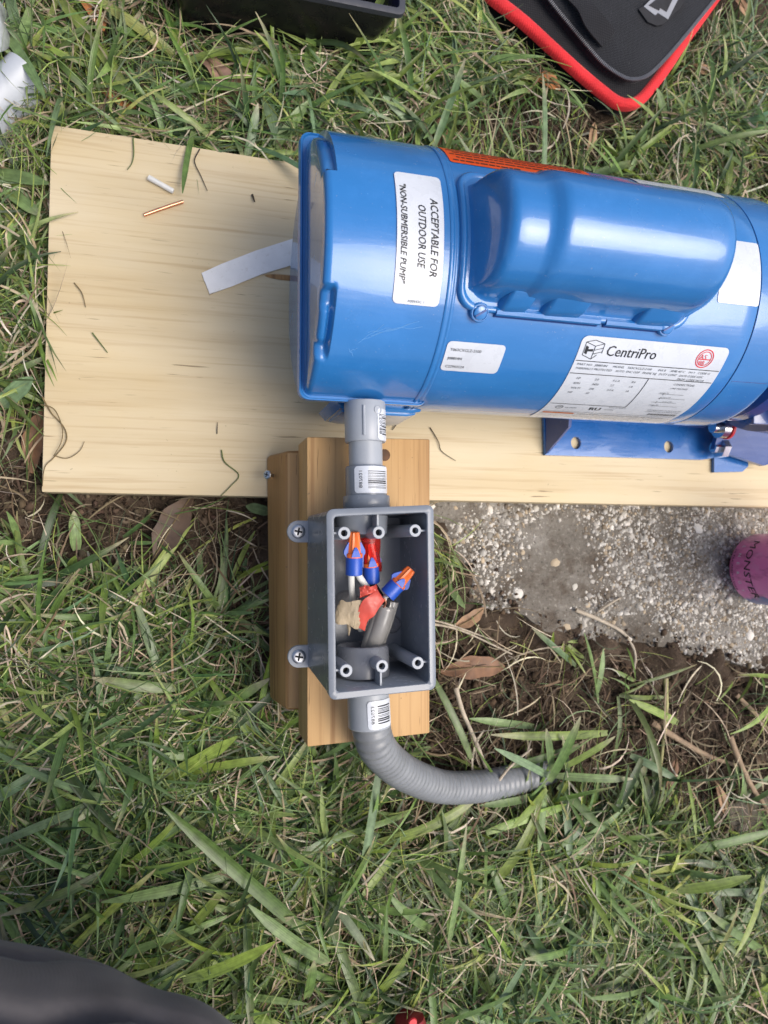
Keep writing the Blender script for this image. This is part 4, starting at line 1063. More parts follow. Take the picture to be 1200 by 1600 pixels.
mb = MB(); mb.loft([ringq(t0 + dirx * .001 + diry * .001, lw - .002, dep + .01, hz - .0055, .006), ringq(t0, lw, dep + .012, hz - .005, .006), ringq(t0, lw, dep + .012, hz - .0005, .006), ringq(t0 + dirx * .0008 + diry * .0008, lw - .0016, dep + .0104, hz, .0055), ringq(t0 + dirx * .0048 + diry * .0048, lw - .0096, dep + .0024, hz, .003), ringq(t0 + dirx * .0052 + diry * .0052, lw - .0104, dep + .0016, hz - .006, .003)], False, False)
mb.build('bin_rim', M['bin_rim'], binr)
p = t0 + dirx * (lw - .055) + diry * .035; mb = MB(); mb.lathe([(0, .001), (.006, .018), (.02, .024), (.05, .022), (.06, .012), (.062, .002)], (p[0], p[1], bz + .016), (.1, .35, .9), 20)
tag(mb.build('pouch', M['purple'], None, loc=(p[0], p[1], bz + .05)), 'shiny blue violet object inside the black bin', 'pouch')

# ================================================================== ZIP CASE (top right)
cz = .024
edge_px = [(742, -22), (771, 2), (815, 36), (860, 77), (905, 118), (945, 151), (962, 163), (978, 168.5), (995, 167), (1008, 160), (1022, 145), (1045, 115), (1080, 63), (1124, 2), (1160, -50), (1190, -95)]
outl = [P(a, b, cz + .004)[:2] for a, b in edge_px]
tc = thing('zip_case', tuple(np.append(P(960, 60, 0)[:2], .004)), 'open black zip case with red piping at the top right', 'case')
op = catmull([np.append(q, cz + .004) for q in outl], 6)
far = [np.array([op[-1][0] - .02, op[-1][1] + .12, 0]), np.array([op[0][0] + .03, op[0][1] + .14, 0])]
def inset(path, d):
    out = []
    for i, p in enumerate(path):
        t = path[min(i + 1, len(path) - 1)] - path[max(i - 1, 0)]; t = t / np.linalg.norm(t); nrm = np.array([-t[1], t[0], 0]); out.append(p + nrm * d)
    return out
def slab_from(path, z0, z1, m, name, bev=.001, dome=0):
    poly = [p[:2] for p in path] + [q[:2] for q in far]
    c = np.mean(poly, 0); mb = MB()
    loops = [[(x, y, z0) for x, y in poly], [(x, y, z1 - bev) for x, y in poly], [(c[0] + (x - c[0]) * .99, c[1] + (y - c[1]) * .99, z1) for x, y in poly]]
    for s in (.9, .7, .4): loops.append([(c[0] + (x - c[0]) * s, c[1] + (y - c[1]) * s, z1 + dome * (1 - s * s)) for x, y in poly])
    mb.loft(loops); return mb.build(name, m, tc, angle=60)
base = slab_from(inset(op, .006), .006, cz + .002, M['mesh_cloth'], 'case_wall')
mb = MB()
lp = []
ins = inset(op, .0105)
for k in range(len(op)):
    a, b = op[k], ins[k]; m_ = (a + b) / 2
    lp.append([a + np.array([0, 0, -.006]), a + np.array([0, 0, -.001]), a * .8 + b * .2 + np.array([0, 0, .0012]), m_ + np.array([0, 0, .002]), a * .2 + b * .8 + np.array([0, 0, .0012]), b + np.array([0, 0, -.003])])
mb.loft(lp); mb.build('piping', M['red_cloth'], tc, angle=60)
zp = [P(a, b, cz + .010) for a, b in [(835, -30), (862, 8), (890, 42), (915, 72), (938, 98), (962, 116), (982, 125), (1003, 123), (1022, 110), (1052, 78), (1090, 32), (1140, -30)]]
zpath = catmull(zp, 8); far2 = far
pad = slab_from(inset(zpath, .001), cz, cz + .011, M['felt'], 'padded_panel', .003, .004)
mb = MB(); mb.tube(zpath, .0011, 8); zz = mb.build('zip_tape', M['mesh_cloth'], tc)
cum = [0]
for i in range(1, len(zpath)): cum.append(cum[-1] + np.linalg.norm(zpath[i] - zpath[i - 1]))
mb = MB(); s = 0
while s < cum[-1]:
    i = min(max(int(np.searchsorted(cum, s)), 1), len(zpath) - 1); t = (s - cum[i - 1]) / (cum[i] - cum[i - 1]); p = zpath[i - 1] + (zpath[i] - zpath[i - 1]) * t; d = zpath[i] - zpath[i - 1]
    mb.box((p[0], p[1], p[2] + .0017), (.0009, .0034, .0016), .0003, Matrix.Rotation(math.atan2(d[1], d[0]), 3, 'Z'), 1); s += .0016
o = mb.build('zip_teeth', M['zip'], zz); o['kind'] = 'stuff'
# elastic loop
rows = [P(876, -12, cz + .017), P(902, 14, cz + .021), P(916, 42, cz + .0205), P(941, 73, cz + .0165)]
rows2 = [P(912, -20, cz + .017), P(926, 4, cz + .021), P(945, 26, cz + .0205), P(962, 48, cz + .0165)]
ra, rb_ = catmull(rows, 10), catmull(rows2, 10); mb = MB(); mb.loft([[a, a * .67 + b * .33 + np.array([0, 0, .0006]), b, b - np.array([0, 0, .0012]), a - np.array([0, 0, .0012])] for a, b in zip(ra, rb_)]); mb.build('elastic_loop', M['mesh_cloth'], tc, angle=60)
# printed emblem
def epx(l, z): return [P(a, b, z) for a, b in l]
ez = cz + .0165
for nm, l, m, dz in (('emblem_patch', [(998, 14), (1040, -14), (1072, -2), (1062, 14), (1036, 38), (1026, 40), (1012, 34)], M['hole'], 0), ('emblem', [(1006, 10), (1020, -4), (1046, -12), (1060, -2), (1044, 30), (1028, 20), (1024, 24)], M['silver_ink'], .0005)):
    pts = epx(l, ez + dz); mb = MB(); mb.loft([[p - np.array([0, 0, .0016]) for p in pts], pts]); mb.build(nm, m, tc, smooth=False)
pts = epx([(1014, 8), (1024, 0), (1044, -6), (1051, -1), (1042, 18), (1032, 12), (1030, 16)], ez + .0010); mb = MB(); mb.loft([[p - np.array([0, 0, .0012]) for p in pts], pts]); mb.build('emblem_centre', M['hole'], tc, smooth=False)

# ================================================================== SILVERY FILM (top left)
def film(name, rows, m, label, cat, amp, seed, dome=.0008):
    return sheet_px(name, rows, m, label, cat, amp=amp, thick=.0006, n=20, seed=seed, freq=40, sharp=70, dome=dome)
film('silver_film', [((13 - 40 * k, 84 + 43 * k), (78 - 40 * k, 146 + 43 * k), .024, .014) for k in range(4)], M['foil'], 'curled pale silvery film lying in the grass at the left edge', 'film', .0005, 3, .014)
film('clear_wrapper', [((-70, 90), (-70, -20), .02, .02), ((-20, 92), (-25, -20), .03, .04), ((0, 84), (-6, -10), .032, .045), ((12, 72), (8, 8), .028, .034), ((19, 40), (16, 20), .018, .02)], M['clear'], 'crumpled clear plastic wrapper in the upper left corner', 'wrapper', .004, 8)

# ================================================================== LOOSE BITS ON THE BOARD
p0, p1 = P(225, 336, BOARD_Z + .0016), P(286, 315, BOARD_Z + .0016); mb = MB(); mb.tube([p0, p0 * .66 + p1 * .34 + np.array([.0002, .0003, 0]), p0 * .33 + p1 * .67 + np.array([.0001, .0003, 0]), p1], .00125, 12)
tag(mb.build('copper_wire', M['copper'], None, loc=tuple(p0)), 'short cut piece of bare copper wire on the board', 'wire')
p0, p1 = P(232, 277, BOARD_Z + .0024), P(271, 299, BOARD_Z + .0024); mb = MB(); d = p1 - p0
mb.lathe([(0, .0012), (0, .0019), (.002, .00205), (.01, .0019), (np.linalg.norm(d) - .001, .0020), (np.linalg.norm(d), .0017), (np.linalg.norm(d), .0011)], p0, d, 14)
tag(mb.build('wire_jacket', M['white_ins'], None, loc=tuple(p0)), 'short white piece of stripped wire jacket on the board', 'wire jacket')
M['stem'] = simple('dry_grass_stem', (.16, .115, .05), .7, var=.3, vscale=200)
M['stem_green'] = simple('green_grass_stem', (.10, .13, .035), .55, var=.3, vscale=200)
M['stem_dark'] = simple('dark_plant_bit', (.045, .032, .02), .8, var=.3, vscale=200)
gS = 'stray plant bits on the pine board'
def stem(pts, r, m, label, zs=None, cat='grass stem'):
    z = BOARD_Z + .0012; q = [P(a, b, z + (zs[i] if zs else .0006 * (i % 2))) for i, (a, b) in enumerate(pts)]
    pa = catmull(q, 6); mb = MB(); mb.tube(pa, [r * (1 - .5 * i / len(pa)) for i in range(len(pa))], 6)
    return tag(mb.build('grass_stem', m, None, loc=tuple(pa[0])), label, cat, gS)
stem([(116, 442), (128, 458), (134, 480)], .0005, M['stem'], 'thin bent brown stem left of the white strip')
stem([(144, 520), (155, 534), (168, 551)], .0006, M['stem_green'], 'short dark green stem on the left half of the board')
stem([(346, 703), (351, 722), (373, 742), (360, 760), (345, 775)], .0006, M['stem_green'], 'kinked stem with a brown tip near the lower edge of the board')
stem([(312, 233), (304, 252), (314, 275), (324, 298)], .0005, M['stem_dark'], 'hooked dark stem below the long green blade')
stem([(208, 215), (209, 240), (206, 255), (199, 265)], .0006, M['stem_green'], 'stem hanging over the top edge of the board near the corner')
stem([(628, 650), (620, 662), (613, 672)], .0006, M['stem_dark'], 'dark twig lying beside the grey fitting at the motor')
stem([(672, 668), (685, 690), (690, 705), (712, 720)], .00045, M['stem_dark'], 'thin curved dark hair of root right of the fresh block')
stem([(66, 620), (80, 645), (100, 668), (103, 690), (84, 715), (70, 730), (66, 760)], .0006, M['stem'], 'looping dry seed stem at the lower left corner of the board')
stem([(64, 632), (85, 640), (97, 668), (96, 690), (84, 712)], .0005, M['stem'], 'fine curled seed stem inside the looping seed stem', zs=[.001, .003, .003, .002, .002])
stem([(84, 712), (105, 716), (124, 705), (132, 690)], .0004, M['stem'], 'short fine seed stem right of the looping one')
stem([(394, 304), (398, 315)], .0009, M['stem_dark'], 'tiny dark bark chip left of the blue motor', cat='bark chip')
stem([(339, 678), (340, 660)], .0004, M['stem_dark'], 'tiny upright splinter mark on the lower board', cat='splinter')

# ================================================================== PERSON (knee in the corner)
kz = .26
ctrl = [P(-1500, 1880, .30), P(-900, 1890, .285), P(-450, 1918, .27), P(-120, 1932, .262), P(40, 1940, kz), P(135, 1960, kz), P(215, 2010, .26), P(262, 2090, .26), P(285, 2190, .25), P(262, 2290, .17), P(250, 2480, .09), P(225, 2600, .045)]
ftp = ctrl[-1]; knee = ctrl[5]; ctrl = [np.array(q) for q in ctrl]
pa = catmull(ctrl, 14)
rad = np.interp(np.linspace(0, 1, len(pa)), [0, .3, .42, .55, .75, .88, 1], [.102, .092, .087, .087, .085, .066, .046])
mb = MB(); mb.tube(pa, list(rad * .9), 28); person = mb.build('person', M['skin'], None, loc=(knee[0], knee[1], 0), angle=80)
tag(person, 'crouching person in grey trousers, only a knee showing at the lower left', 'person')
mb = MB(); mb.tube(pa, list(rad), 180); V = np.array(mb.v)
ctr = np.array(pa); 
for i in range(len(V)):
    c = ctr[i // 180]; d = V[i] - c; s = i // 180; an = 6.2832 * (i % 180) / 180
    wq = an * 13 / 6.2832 + .55 * mnoise.noise(Vector((s * .045, an * .5, 3))) + .01 * s; fr = wq - math.floor(wq)
    f = -.0060 * math.exp(-((fr - .5) / .09)**2) * max(0, .75 + .9 * mnoise.noise(Vector((s * .05 + 4, math.floor(wq) * 3.7, 1)))) + .0018 * mnoise.noise(Vector((math.cos(an) * 2, math.sin(an) * 2, s * .12)))
    V[i] = c + d * (1 + f / .066 * 1.0)
mesh('trousers', V, mb.f, M['trouser'], person, True, None, 80)
mb = MB(); z_ = Vector((ftp[0], ftp[1], 0)); mb.box((ftp[0] + .03, ftp[1] + .06, .028), (.085, .25, .055), .022, Matrix.Rotation(-.5, 3, 'Z'), 4); mb.build('shoe', M['mesh_cloth'], person)
# red tool tip at the lower edge
p = P(640, 1597, .036); mb = MB(); mb.lathe([(0, .004), (.002, .011), (.012, .0135), (.05, .014), (.09, .012), (.1, .006)], (p[0], p[1] + .006, p[2]), (.05, -1, 0), 24)
rt = thing('red_tool', tuple(p), 'dark red tool handle in the grass at the bottom edge', 'tool')
mb.build('handle', M['leather_red'], rt); mb = MB(); mb.lathe([(-.0004, .0035), (.0008, .003)], P(645, 1598, .0505), (0, 0, 1), 16); mb.build('rivet', M['ink_red'], rt)

# ================================================================== HALF-BURIED STONE, TWIGS, DEAD LEAVES
pts = [P(a, b, .010)[:2] for a, b in [(1138, 1262), (1160, 1252), (1215, 1240), (1290, 1262), (1285, 1345), (1205, 1346), (1168, 1322), (1142, 1290)]]
c = np.mean(pts, 0); mb = MB()
mb.loft([[(x, y, -.012) for x, y in pts], [(x, y, .006) for x, y in pts]] + [[(c[0] + (x - c[0]) * s, c[1] + (y - c[1]) * s, .006 + h) for x, y in pts] for s, h in ((.97, .0022), (.9, .003), (.5, .004))])
tag(mb.build('stone', simple('brown_stone', (.17, .145, .105), .85, var=.3, vscale=40, bmp=.6, bscale=200), None, loc=(c[0], c[1], -.012), angle=50), 'flat brown stone half buried at the right edge', 'stone')
M['twig'] = simple('weathered_twig', (.30, .215, .135), .8, var=.35, vscale=120, bmp=.5, bscale=400)
M['twig_grey'] = simple('bleached_twig', (.42, .36, .27), .75, var=.3, vscale=120, bmp=.4, bscale=400)
def twig(pts, r, label, m='twig', z=.008):
    q = [P(a, b, z + .003 * math.sin(i * 1.7)) for i, (a, b) in enumerate(pts)]; pa = catmull(q, 6); mb = MB()
    mb.tube(pa, [r * (1 - .45 * i / len(pa)) * (1 + .18 * mnoise.noise(Vector((i * .7, r * 999, 1)))) for i in range(len(pa))], 8)
    return tag(mb.build('twig', m if not isinstance(m, str) else M[m], None, loc=tuple(pa[0]), angle=60), label, 'twig', 'twigs and runners on the bare soil')
twig([(1018, 1128), (1060, 1155), (1105, 1180), (1150, 1196)], .0032, 'thick brown twig slanting across the bare soil')
twig([(1140, 1150), (1158, 1196), (1178, 1235), (1196, 1262), (1206, 1300)], .0030, 'brown twig lying over the flat stone', z=.016)
twig([(1150, 1085), (1180, 1115), (1215, 1160)], .0026, 'brown twig at the right edge above the stone one')
twig([(900, 953), (940, 970), (975, 990), (992, 1020), (990, 1050)], .0019, 'pale curved root lying over the concrete edge', 'twig_grey', .014)
twig([(935, 955), (955, 942), (970, 934)], .0012, 'thin short pale stalk on the concrete', 'twig_grey', .0135)
twig([(1040, 1060), (1041, 1110), (1036, 1160), (1030, 1215)], .0024, 'upright yellowish grass runner on the bare soil', simple('yellow_runner', (.33, .31, .13), .6, var=.3, vscale=150), .012)
twig([(712, 1075), (722, 1110), (735, 1140), (752, 1180), (768, 1225)], .0024, 'split dry straw crossing towards the ribbed conduit', 'twig_grey', .020)
twig([(660, 972), (720, 985), (800, 1022)], .0012, 'thin pale straw right of the box', 'twig_grey', .014)
twig([(660, 966), (700, 975), (770, 1000)], .0010, 'second thin pale straw just above the other right of the box', 'twig_grey', .016)
twig([(765, 1240), (795, 1200), (830, 1170)], .0014, 'dry pale straw lying over the end of the ribbed conduit', 'twig_grey', .030)
LEAF = {}
def leaf(px, py, ang, ln, wd, tone, label, z=.012, seed=0, ph=0):
    r = random.Random(seed); cols = {'brown': (.20, .105, .055), 'tan': (.33, .20, .11), 'rust': (.34, .135, .045), 'dark': (.10, .065, .042), 'pink': (.26, .16, .115)}
    if tone not in LEAF: LEAF[tone] = simple('dead_leaf_' + tone, cols[tone], .6, var=.4, vscale=90, bmp=.5, bscale=260)
    p = P(px, py, z); nl, nw = 14, 6; V = []; cv = r.uniform(-.25, .25)
    for i in range(nl + 1):
        t = i / nl; wv = wd * (math.sin(math.pi * min(1, t * .97 + .015))**.75) * (1 + .08 * math.sin(t * 17 + seed))
        for j in range(nw + 1):
            s = j / nw - .5; x = (t - .5) * ln; y = s * wv + cv * ln * (t - .5)**2
            V.append((x, y, .25 * abs(s) * wv - .6 * (t - .5)**2 * ln * .5 * r.uniform(.9, 1.1) + .0015 * mnoise.noise(Vector((x * 120, y * 120, seed)))))
    k = nw + 1; Fc = [(i * k + j, i * k + j + 1, i * k + k + j + 1, i * k + k + j) for i in range(nl) for j in range(nw)]; off = len(V)
    W = V + [(a, b, c - .0003) for a, b, c in V]; Fc += [tuple(q + off for q in f[::-1]) for f in Fc]
    ed = list(range(nw + 1)) + [i * k + nw for i in range(1, nl + 1)] + [nl * k + j for j in range(nw - 1, -1, -1)] + [i * k for i in range(nl - 1, 0, -1)]
    for i in range(len(ed)): a, b = ed[i], ed[(i + 1) % len(ed)]; Fc.append((b, a, a + off, b + off))
    o = mesh('dead_leaf', W, Fc, LEAF[tone], None, True, None, 60); o.location = p; o.rotation_euler = (r.uniform(-.25, .25), r.uniform(-.2, .2), math.radians(ang))
    tag(o, label, 'leaf', 'dead leaves in the lawn')
    mb = MB(); mb.tube([(-ln * .62, 0, -.1 * ln + .001), (-ln * .3, cv * ln * .09, .0008), (0, 0, .0011), (ln * .45, cv * ln * .2, -.05 * ln + .0006)], .0005, 6); WLOC[o.name] = np.zeros(3); mb.build('midrib', M['stem'], o)
leaf(742, 1042, 2, .058, .019, 'brown', 'brown dead leaf on the soil right of the junction box', .014, 1)
leaf(735, 968, 28, .034, .011, 'tan', 'tan curled dead leaf at the edge of the concrete', .014, 2)
leaf(268, 822, 62, .055, .022, 'dark', 'dark dead leaf just below the lower edge of the board', .016, 3)
leaf(340, 112, -52, .052, .016, 'pink', 'pinkish brown dead leaf below the black bin, left one of a pair', .022, 4)
leaf(368, 140, 55, .05, .017, 'brown', 'brown dead leaf crossing the pinkish one below the black bin', .020, 5)
leaf(515, 108, -70, .030, .012, 'rust', 'small rusty dead leaf under the corner of the black bin', .018, 6)
leaf(145, 10, -60, .036, .016, 'rust', 'rusty dead leaf at the top edge of the lawn on the left', .02, 7)
leaf(100, 38, 5, .04, .014, 'brown', 'brown dead leaf near the crumpled wrapper', .012, 8)
leaf(183, 150, -25, .03, .011, 'rust', 'small rusty dead leaf above the upper left corner of the board', .018, 9)
leaf(858, 128, -15, .026, .018, 'rust', 'round rusty dead leaf beside the red piping on the left', .018, 10)
leaf(1098, 110, -12, .034, .011, 'tan', 'tan dead leaf right of the zip case corner', .02, 11)
leaf(686, 205, 70, .032, .014, 'brown', 'brown dead leaf behind the motor near the orange label', .018, 12)
leaf(55, 685, 80, .05, .016, 'brown', 'brown dead leaf beside the lower left edge of the board', .012, 13)
leaf(1050, 1210, 65, .03, .010, 'brown', 'narrow brown dead leaf on soil near the flat stone', .012, 14)
leaf(1128, 1250, -70, .034, .010, 'tan', 'narrow tan dead leaf leaning against the flat stone', .016, 20)
leaf(1090, 1402, 20, .05, .016, 'rust', 'rusty dead leaf deep in the grass at the lower right', .012, 15)
leaf(160, 1400, 10, .03, .012, 'rust', 'rusty dead leaf in the grass above the knee', .018, 16)
leaf(1160, 10, -60, .03, .012, 'tan', 'tan dead leaf at the upper right corner', .02, 17)
leaf(925, 215, 80, .03, .009, 'tan', 'small tan dead leaf behind the capacitor cover', .022, 18)
leaf(590, 1415, 30, .035, .013, 'brown', 'brown dead leaf in the lawn below the ribbed conduit', .014, 19)

# ================================================================== GRASS
def make_blades(xy, z0, length, width, az, pitch, droop, yaw, tint, segs, cross, tiptint=None, taper=.55, roll=0.0, zmin=None):
    n = len(xy); S = segs; t = np.linspace(0, 1, S + 1)
    pos = np.zeros((n, S + 1, 3)); pos[:, 0, 0] = xy[:, 0]; pos[:, 0, 1] = xy[:, 1]; pos[:, 0, 2] = z0
    stp = length / S
    azs = az[:, None] + yaw[:, None] * t[None]; pts_ = pitch[:, None] - droop[:, None] * t[None]
    dr = np.stack([np.cos(pts_) * np.cos(azs), np.cos(pts_) * np.sin(azs), np.sin(pts_)], -1)
    for s in range(S): pos[:, s + 1] = pos[:, s] + dr[:, s] * stp[:, None]
    zg = (gh(pos[..., 0], pos[..., 1]) if zmin is None else zmin) + .002
    pos[..., 2] = np.maximum(pos[..., 2], zg + .0015 * rng.random((n, 1)))
    wprof = np.clip(np.minimum(.62 + t * 2.2, 1.0) * np.minimum(1, ((1.02 - t) / taper))**.7, .04, 1)
    wv = width[:, None] * wprof[None]
    side = np.stack([-np.sin(azs), np.cos(azs), np.zeros_like(azs)], -1)
    up = np.cross(dr, side); rl_ = (roll * rng.standard_normal((n, 1)))[..., None]
    side = side * np.cos(rl_) + up * np.sin(rl_); nrm = np.cross(dr, side)
    cols = []; us = []
    if cross == 2:
        ring_ = [pos - side * wv[..., None] / 2, pos + side * wv[..., None] / 2]; us = [0, 1]
    else:
        ring_ = [pos - side * wv[..., None] / 2, pos - nrm * (wv[..., None] * .16), pos + side * wv[..., None] / 2]; us = [0, .5, 1]
    V = np.stack(ring_, 2); k = cross
    ids = np.arange(n * (S + 1) * k).reshape(n, S + 1, k)
    Q = np.stack([ids[:, :-1, :-1], ids[:, :-1, 1:], ids[:, 1:, 1:], ids[:, 1:, :-1]], -1).reshape(-1, 4)
    tt = np.repeat(tint[:, None, :], S + 1, 1)
    if tiptint is not None:
        f = np.clip((t - .72) / .28, 0, 1)[None, :, None] * tiptint[1][:, None, None]; tt = tt * (1 - f) + tiptint[0][None, None, :] * f
    bf = np.clip(1 - t / .18, 0, 1)[None, :, None] * .45; tt = tt * (1 - bf) + np.array([.30, .33, .16])[None, None] * bf if cross == 3 else tt
    T = np.repeat(tt[:, :, None, :], k, 2).reshape(-1, 3)
    sv = np.zeros((n, S + 1, k, 3)); sv[..., 0] = np.array(us)[None, None] + rng.random((n, 1, 1)) * 40; sv[..., 1] = t[None, :, None] + rng.random((n, 1, 1)) * 9
    return V.reshape(-1, 3), Q, T, sv.reshape(-1, 3)

def grown(keep_p=.06):
    def wrap(V1, n, S, k):
        V, Q, T, sv = V1; A = V.reshape(n, -1, 3); bad = np.zeros(n, bool)
        for poly, mgn in ((BXP, .007), (bin_poly, .0), (case_poly, .004), (SP, .012)):
            cx = poly.mean(0); pl = cx + (poly - cx) * (1 - mgn / .13); bad |= inpoly(A[..., 0], A[..., 1], pl).any(1)
        ok = ~bad | (rng.random(n) < keep_p)
        qn = len(Q) // n; vn = A.shape[1]; idn = np.cumsum(ok) - 1
        Qr = Q.reshape(n, qn, 4)[ok] - (np.nonzero(ok)[0] * vn)[:, None, None] + (idn[ok] * vn)[:, None, None]
        f = lambda a: a.reshape(n, vn, 3)[ok].reshape(-1, 3)
        return f(V), Qr.reshape(-1, 4), f(T), f(sv)
    return wrap
BXP = np.array([c4[0][:2], c4[1][:2], c4[2][:2], c4[3][:2]])
LUM = np.array([P(418, 1100, .05)[:2], P(668, 1140, .09)[:2], P(668, 700, .09)[:2], P(418, 715, .05)[:2]])
bin_poly = np.array([tuple(q[:2]) for q in (b0, b1, b1 + diry * dep, b0 + diry * dep)])
case_poly = np.array([tuple(p[:2]) for p in op] + [tuple(q[:2]) for q in far])
def px_of(x, y, z=0.0):
    p = np.stack([x, y, np.full_like(x, z)], -1) - EYE; c = p @ ROT; return 600 + F * c[..., 0] / -c[..., 2], 800 - F * c[..., 1] / -c[..., 2]
bare = [(150, 815, 300, 100, .97), (330, 840, 150, 95, .95), (370, 1000, 70, 160, .75), (130, 990, 60, 60, .6), (560, 1430, 110, 60, .6), (860, 1400, 120, 60, .6), (60, 1240, 70, 45, .6), (640, 1250, 90, 40, .7), (230, 90, 120, 40, .5), (30, 700, 90, 110, .8), (820, 215, 160, 70, .98), (700, 1000, 130, 140, .9), (800, 1120, 190, 150, .92), (1000, 1120, 230, 150, .96), (1150, 1180, 170, 130, .97), (760, 1060, 150, 120, .85), (1060, 285, 200, 50, .75), (400, 850, 60, 70, .6), (640, 1180, 120, 60, .7)]
def density(x, y):
    px, py = px_of(x, y); d = np.ones_like(x)
    for cx, cy, rx, ry, k in bare:
        q = ((px - cx) / rx)**2 + ((py - cy) / ry)**2; d *= 1 - k * np.clip(1.6 - q, 0, 1)
    return np.maximum(d, 0)
def clump(x, y, f=6.5):
    return .5 + .5 * (np.sin(x * f * 3.1 + 1.3 * np.sin(y * f * 2.3)) * np.sin(y * f * 2.7 + 1.1 * np.sin(x * f * 1.9 + 2)))
def blocked(x, y, m=.0):
    return inpoly(x, y, BXP) | inpoly(x, y, LUM) | inpoly(x, y, bin_poly) | inpoly(x, y, case_poly)
def scatter(n, dens=1.0, slab_ok=.02, clumpy=.5, minimum=.0):
    """points of the lawn: dense round the work, thinner outwards"""
    out = []; tot_ = 0
    while tot_ < n:
        k = n
        core = rng.random(k) < .84
        x = np.where(core, rng.uniform(-.17, .62, k), rng.uniform(-.5, 1.0, k)); y = np.where(core, rng.uniform(-.52, .50, k), rng.uniform(-.85, .8, k))
        pr = (1 - dens + dens * density(x, y)) * (1 - clumpy + clumpy * clump(x, y)); pr = np.maximum(pr, minimum)
        sl_ = inpoly(x, y); pr = np.where(sl_, slab_ok * pr, pr)
        ok = (rng.random(k) < pr) & ~blocked(x, y); q = np.stack([x[ok], y[ok]], 1); out.append(q); tot_ += len(q)
    return np.concatenate(out)[:n]
def palette(n, cols, p, lo=.75, hi=1.25):
    c = np.array(cols)[rng.choice(len(cols), n, p=p)]; return np.clip(c * rng.uniform(lo, hi, (n, 1)) * rng.uniform(.93, 1.07, (n, 3)), 0, 1)
GREEN = [(.110, .185, .046), (.165, .245, .085), (.048, .088, .028), (.205, .285, .055), (.160, .240, .120), (.31, .37, .10)]
DRY = [(.36, .29, .185), (.50, .42, .29), (.22, .155, .095), (.12, .085, .055), (.64, .57, .43)]
def u(a, b, n): return rng.uniform(a, b, n)
def tone(xy, k=1.0):
    t = np.clip(.75 * clump(xy[:, 0] + .3, xy[:, 1], 3.1) + .25 * clump(xy[:, 0], xy[:, 1] + .2, 12) + rng.normal(0, .18, len(xy)), 0, 1)[:, None]
    return 1 + k * (np.array([[.78, .90, .95]]) * (1 - t) + np.array([[1.22, 1.14, .95]]) * t - 1)
# dry thatch lying on the soil
n = 36000; xy = scatter(n, .72, .012, .25)
V1 = grown()(make_blades(xy, gh(xy[:, 0], xy[:, 1]) + u(.001, .012, n), u(.010, .045, n), u(.0005, .0016, n), u(0, 6.283, n), u(-.25, .35, n), u(-.2, .7, n), rng.normal(0, .9, n), palette(n, DRY, [.20, .08, .34, .34, .04], .40, .90), 4, 2, roll=.7), n, 0, 0)
o = fastmesh('dry_thatch', V1[0], V1[1], M['straw'], None, V1[2]); tag(o, 'matted dry straw and thatch between the grass blades', 'thatch', None, 'stuff')
# fine green blades
n = 25000; xy = scatter(n, 1.0, .004, .78)
V1 = grown()(make_blades(xy, gh(xy[:, 0], xy[:, 1]) + u(.002, .012, n), u(.02, .075, n), u(.0009, .0028, n), u(0, 6.283, n), u(.05, .9, n), u(.3, 1.5, n), rng.normal(0, .5, n), tone(xy) * palette(n, GREEN, [.28, .22, .2, .14, .06, .10], .6, 1.35), 5, 2, (np.array([.38, .32, .18]), (rng.random(n) < .25) * .9), roll=.5), n, 0, 0)
gr = fastmesh('grass', V1[0], V1[1], M['blade'], None, V1[2], V1[3]); tag(gr, 'fine green lawn grass', 'grass', None, 'stuff')
# hair-thin green threads
n = 16000; xy = scatter(n, .95, .003, .75)
V1 = grown()(make_blades(xy, gh(xy[:, 0], xy[:, 1]) + u(.004, .024, n), u(.02, .08, n), u(.0004, .0010, n), u(0, 6.283, n), u(-.05, .6, n), u(.1, 1.1, n), rng.normal(0, .8, n), tone(xy) * palette(n, GREEN, [.2, .22, .1, .2, .08, .2], .8, 1.35), 6, 2, roll=.5), n, 0, 0)
o = fastmesh('thread_grass', V1[0], V1[1], M['blade'], None, V1[2], V1[3]); tag(o, 'hair thin green grass threads in the lawn', 'grass', None, 'stuff')
# fine pale dry blades among the green
n = 14000; xy = scatter(n, .92, .008, .6)
V1 = grown()(make_blades(xy, gh(xy[:, 0], xy[:, 1]) + u(.004, .024, n), u(.018, .07, n), u(.0006, .0019, n), u(0, 6.283, n), u(-.05, .5, n), u(.1, 1.1, n), rng.normal(0, 1.1, n), palette(n, DRY, [.32, .3, .12, .04, .22], .75, 1.2), 6, 2, roll=.6), n, 0, 0)
o = fastmesh('dry_grass', V1[0], V1[1], M['straw'], None, V1[2]); tag(o, 'pale dry stalks tangled in the green lawn', 'dry grass', None, 'stuff')
# broad blades: most of them one mass growing in rooted tufts, the largest in view each on its own
nodes = scatter(1400, .97, .0, .7); cnt = rng.integers(3, 9, len(nodes)); nd = np.repeat(np.arange(len(nodes)), cnt); n = len(nd)
naz = u(0, 6.283, len(nodes)); nsz = u(.6, 1.25, len(nodes)); ncol = palette(len(nodes), GREEN, [.24, .28, .14, .16, .08, .10], .75, 1.3)
xy = nodes[nd] + rng.normal(0, .0035, (n, 2))
V1 = grown(.015)(make_blades(xy, gh(xy[:, 0], xy[:, 1]) + u(.002, .014, n), u(.026, .080, n) * nsz[nd], u(.0026, .0056, n) * nsz[nd]**.5, naz[nd] + rng.normal(0, .85, n), u(.05, 1.0, n), u(.3, 1.5, n), rng.normal(0, .35, n), tone(xy) * ncol[nd] * rng.uniform(.8, 1.2, (n, 1)), 8, 3, (np.array([.42, .35, .19]), (rng.random(n) < .35) * .9), taper=.4, roll=.4), n, 0, 0)
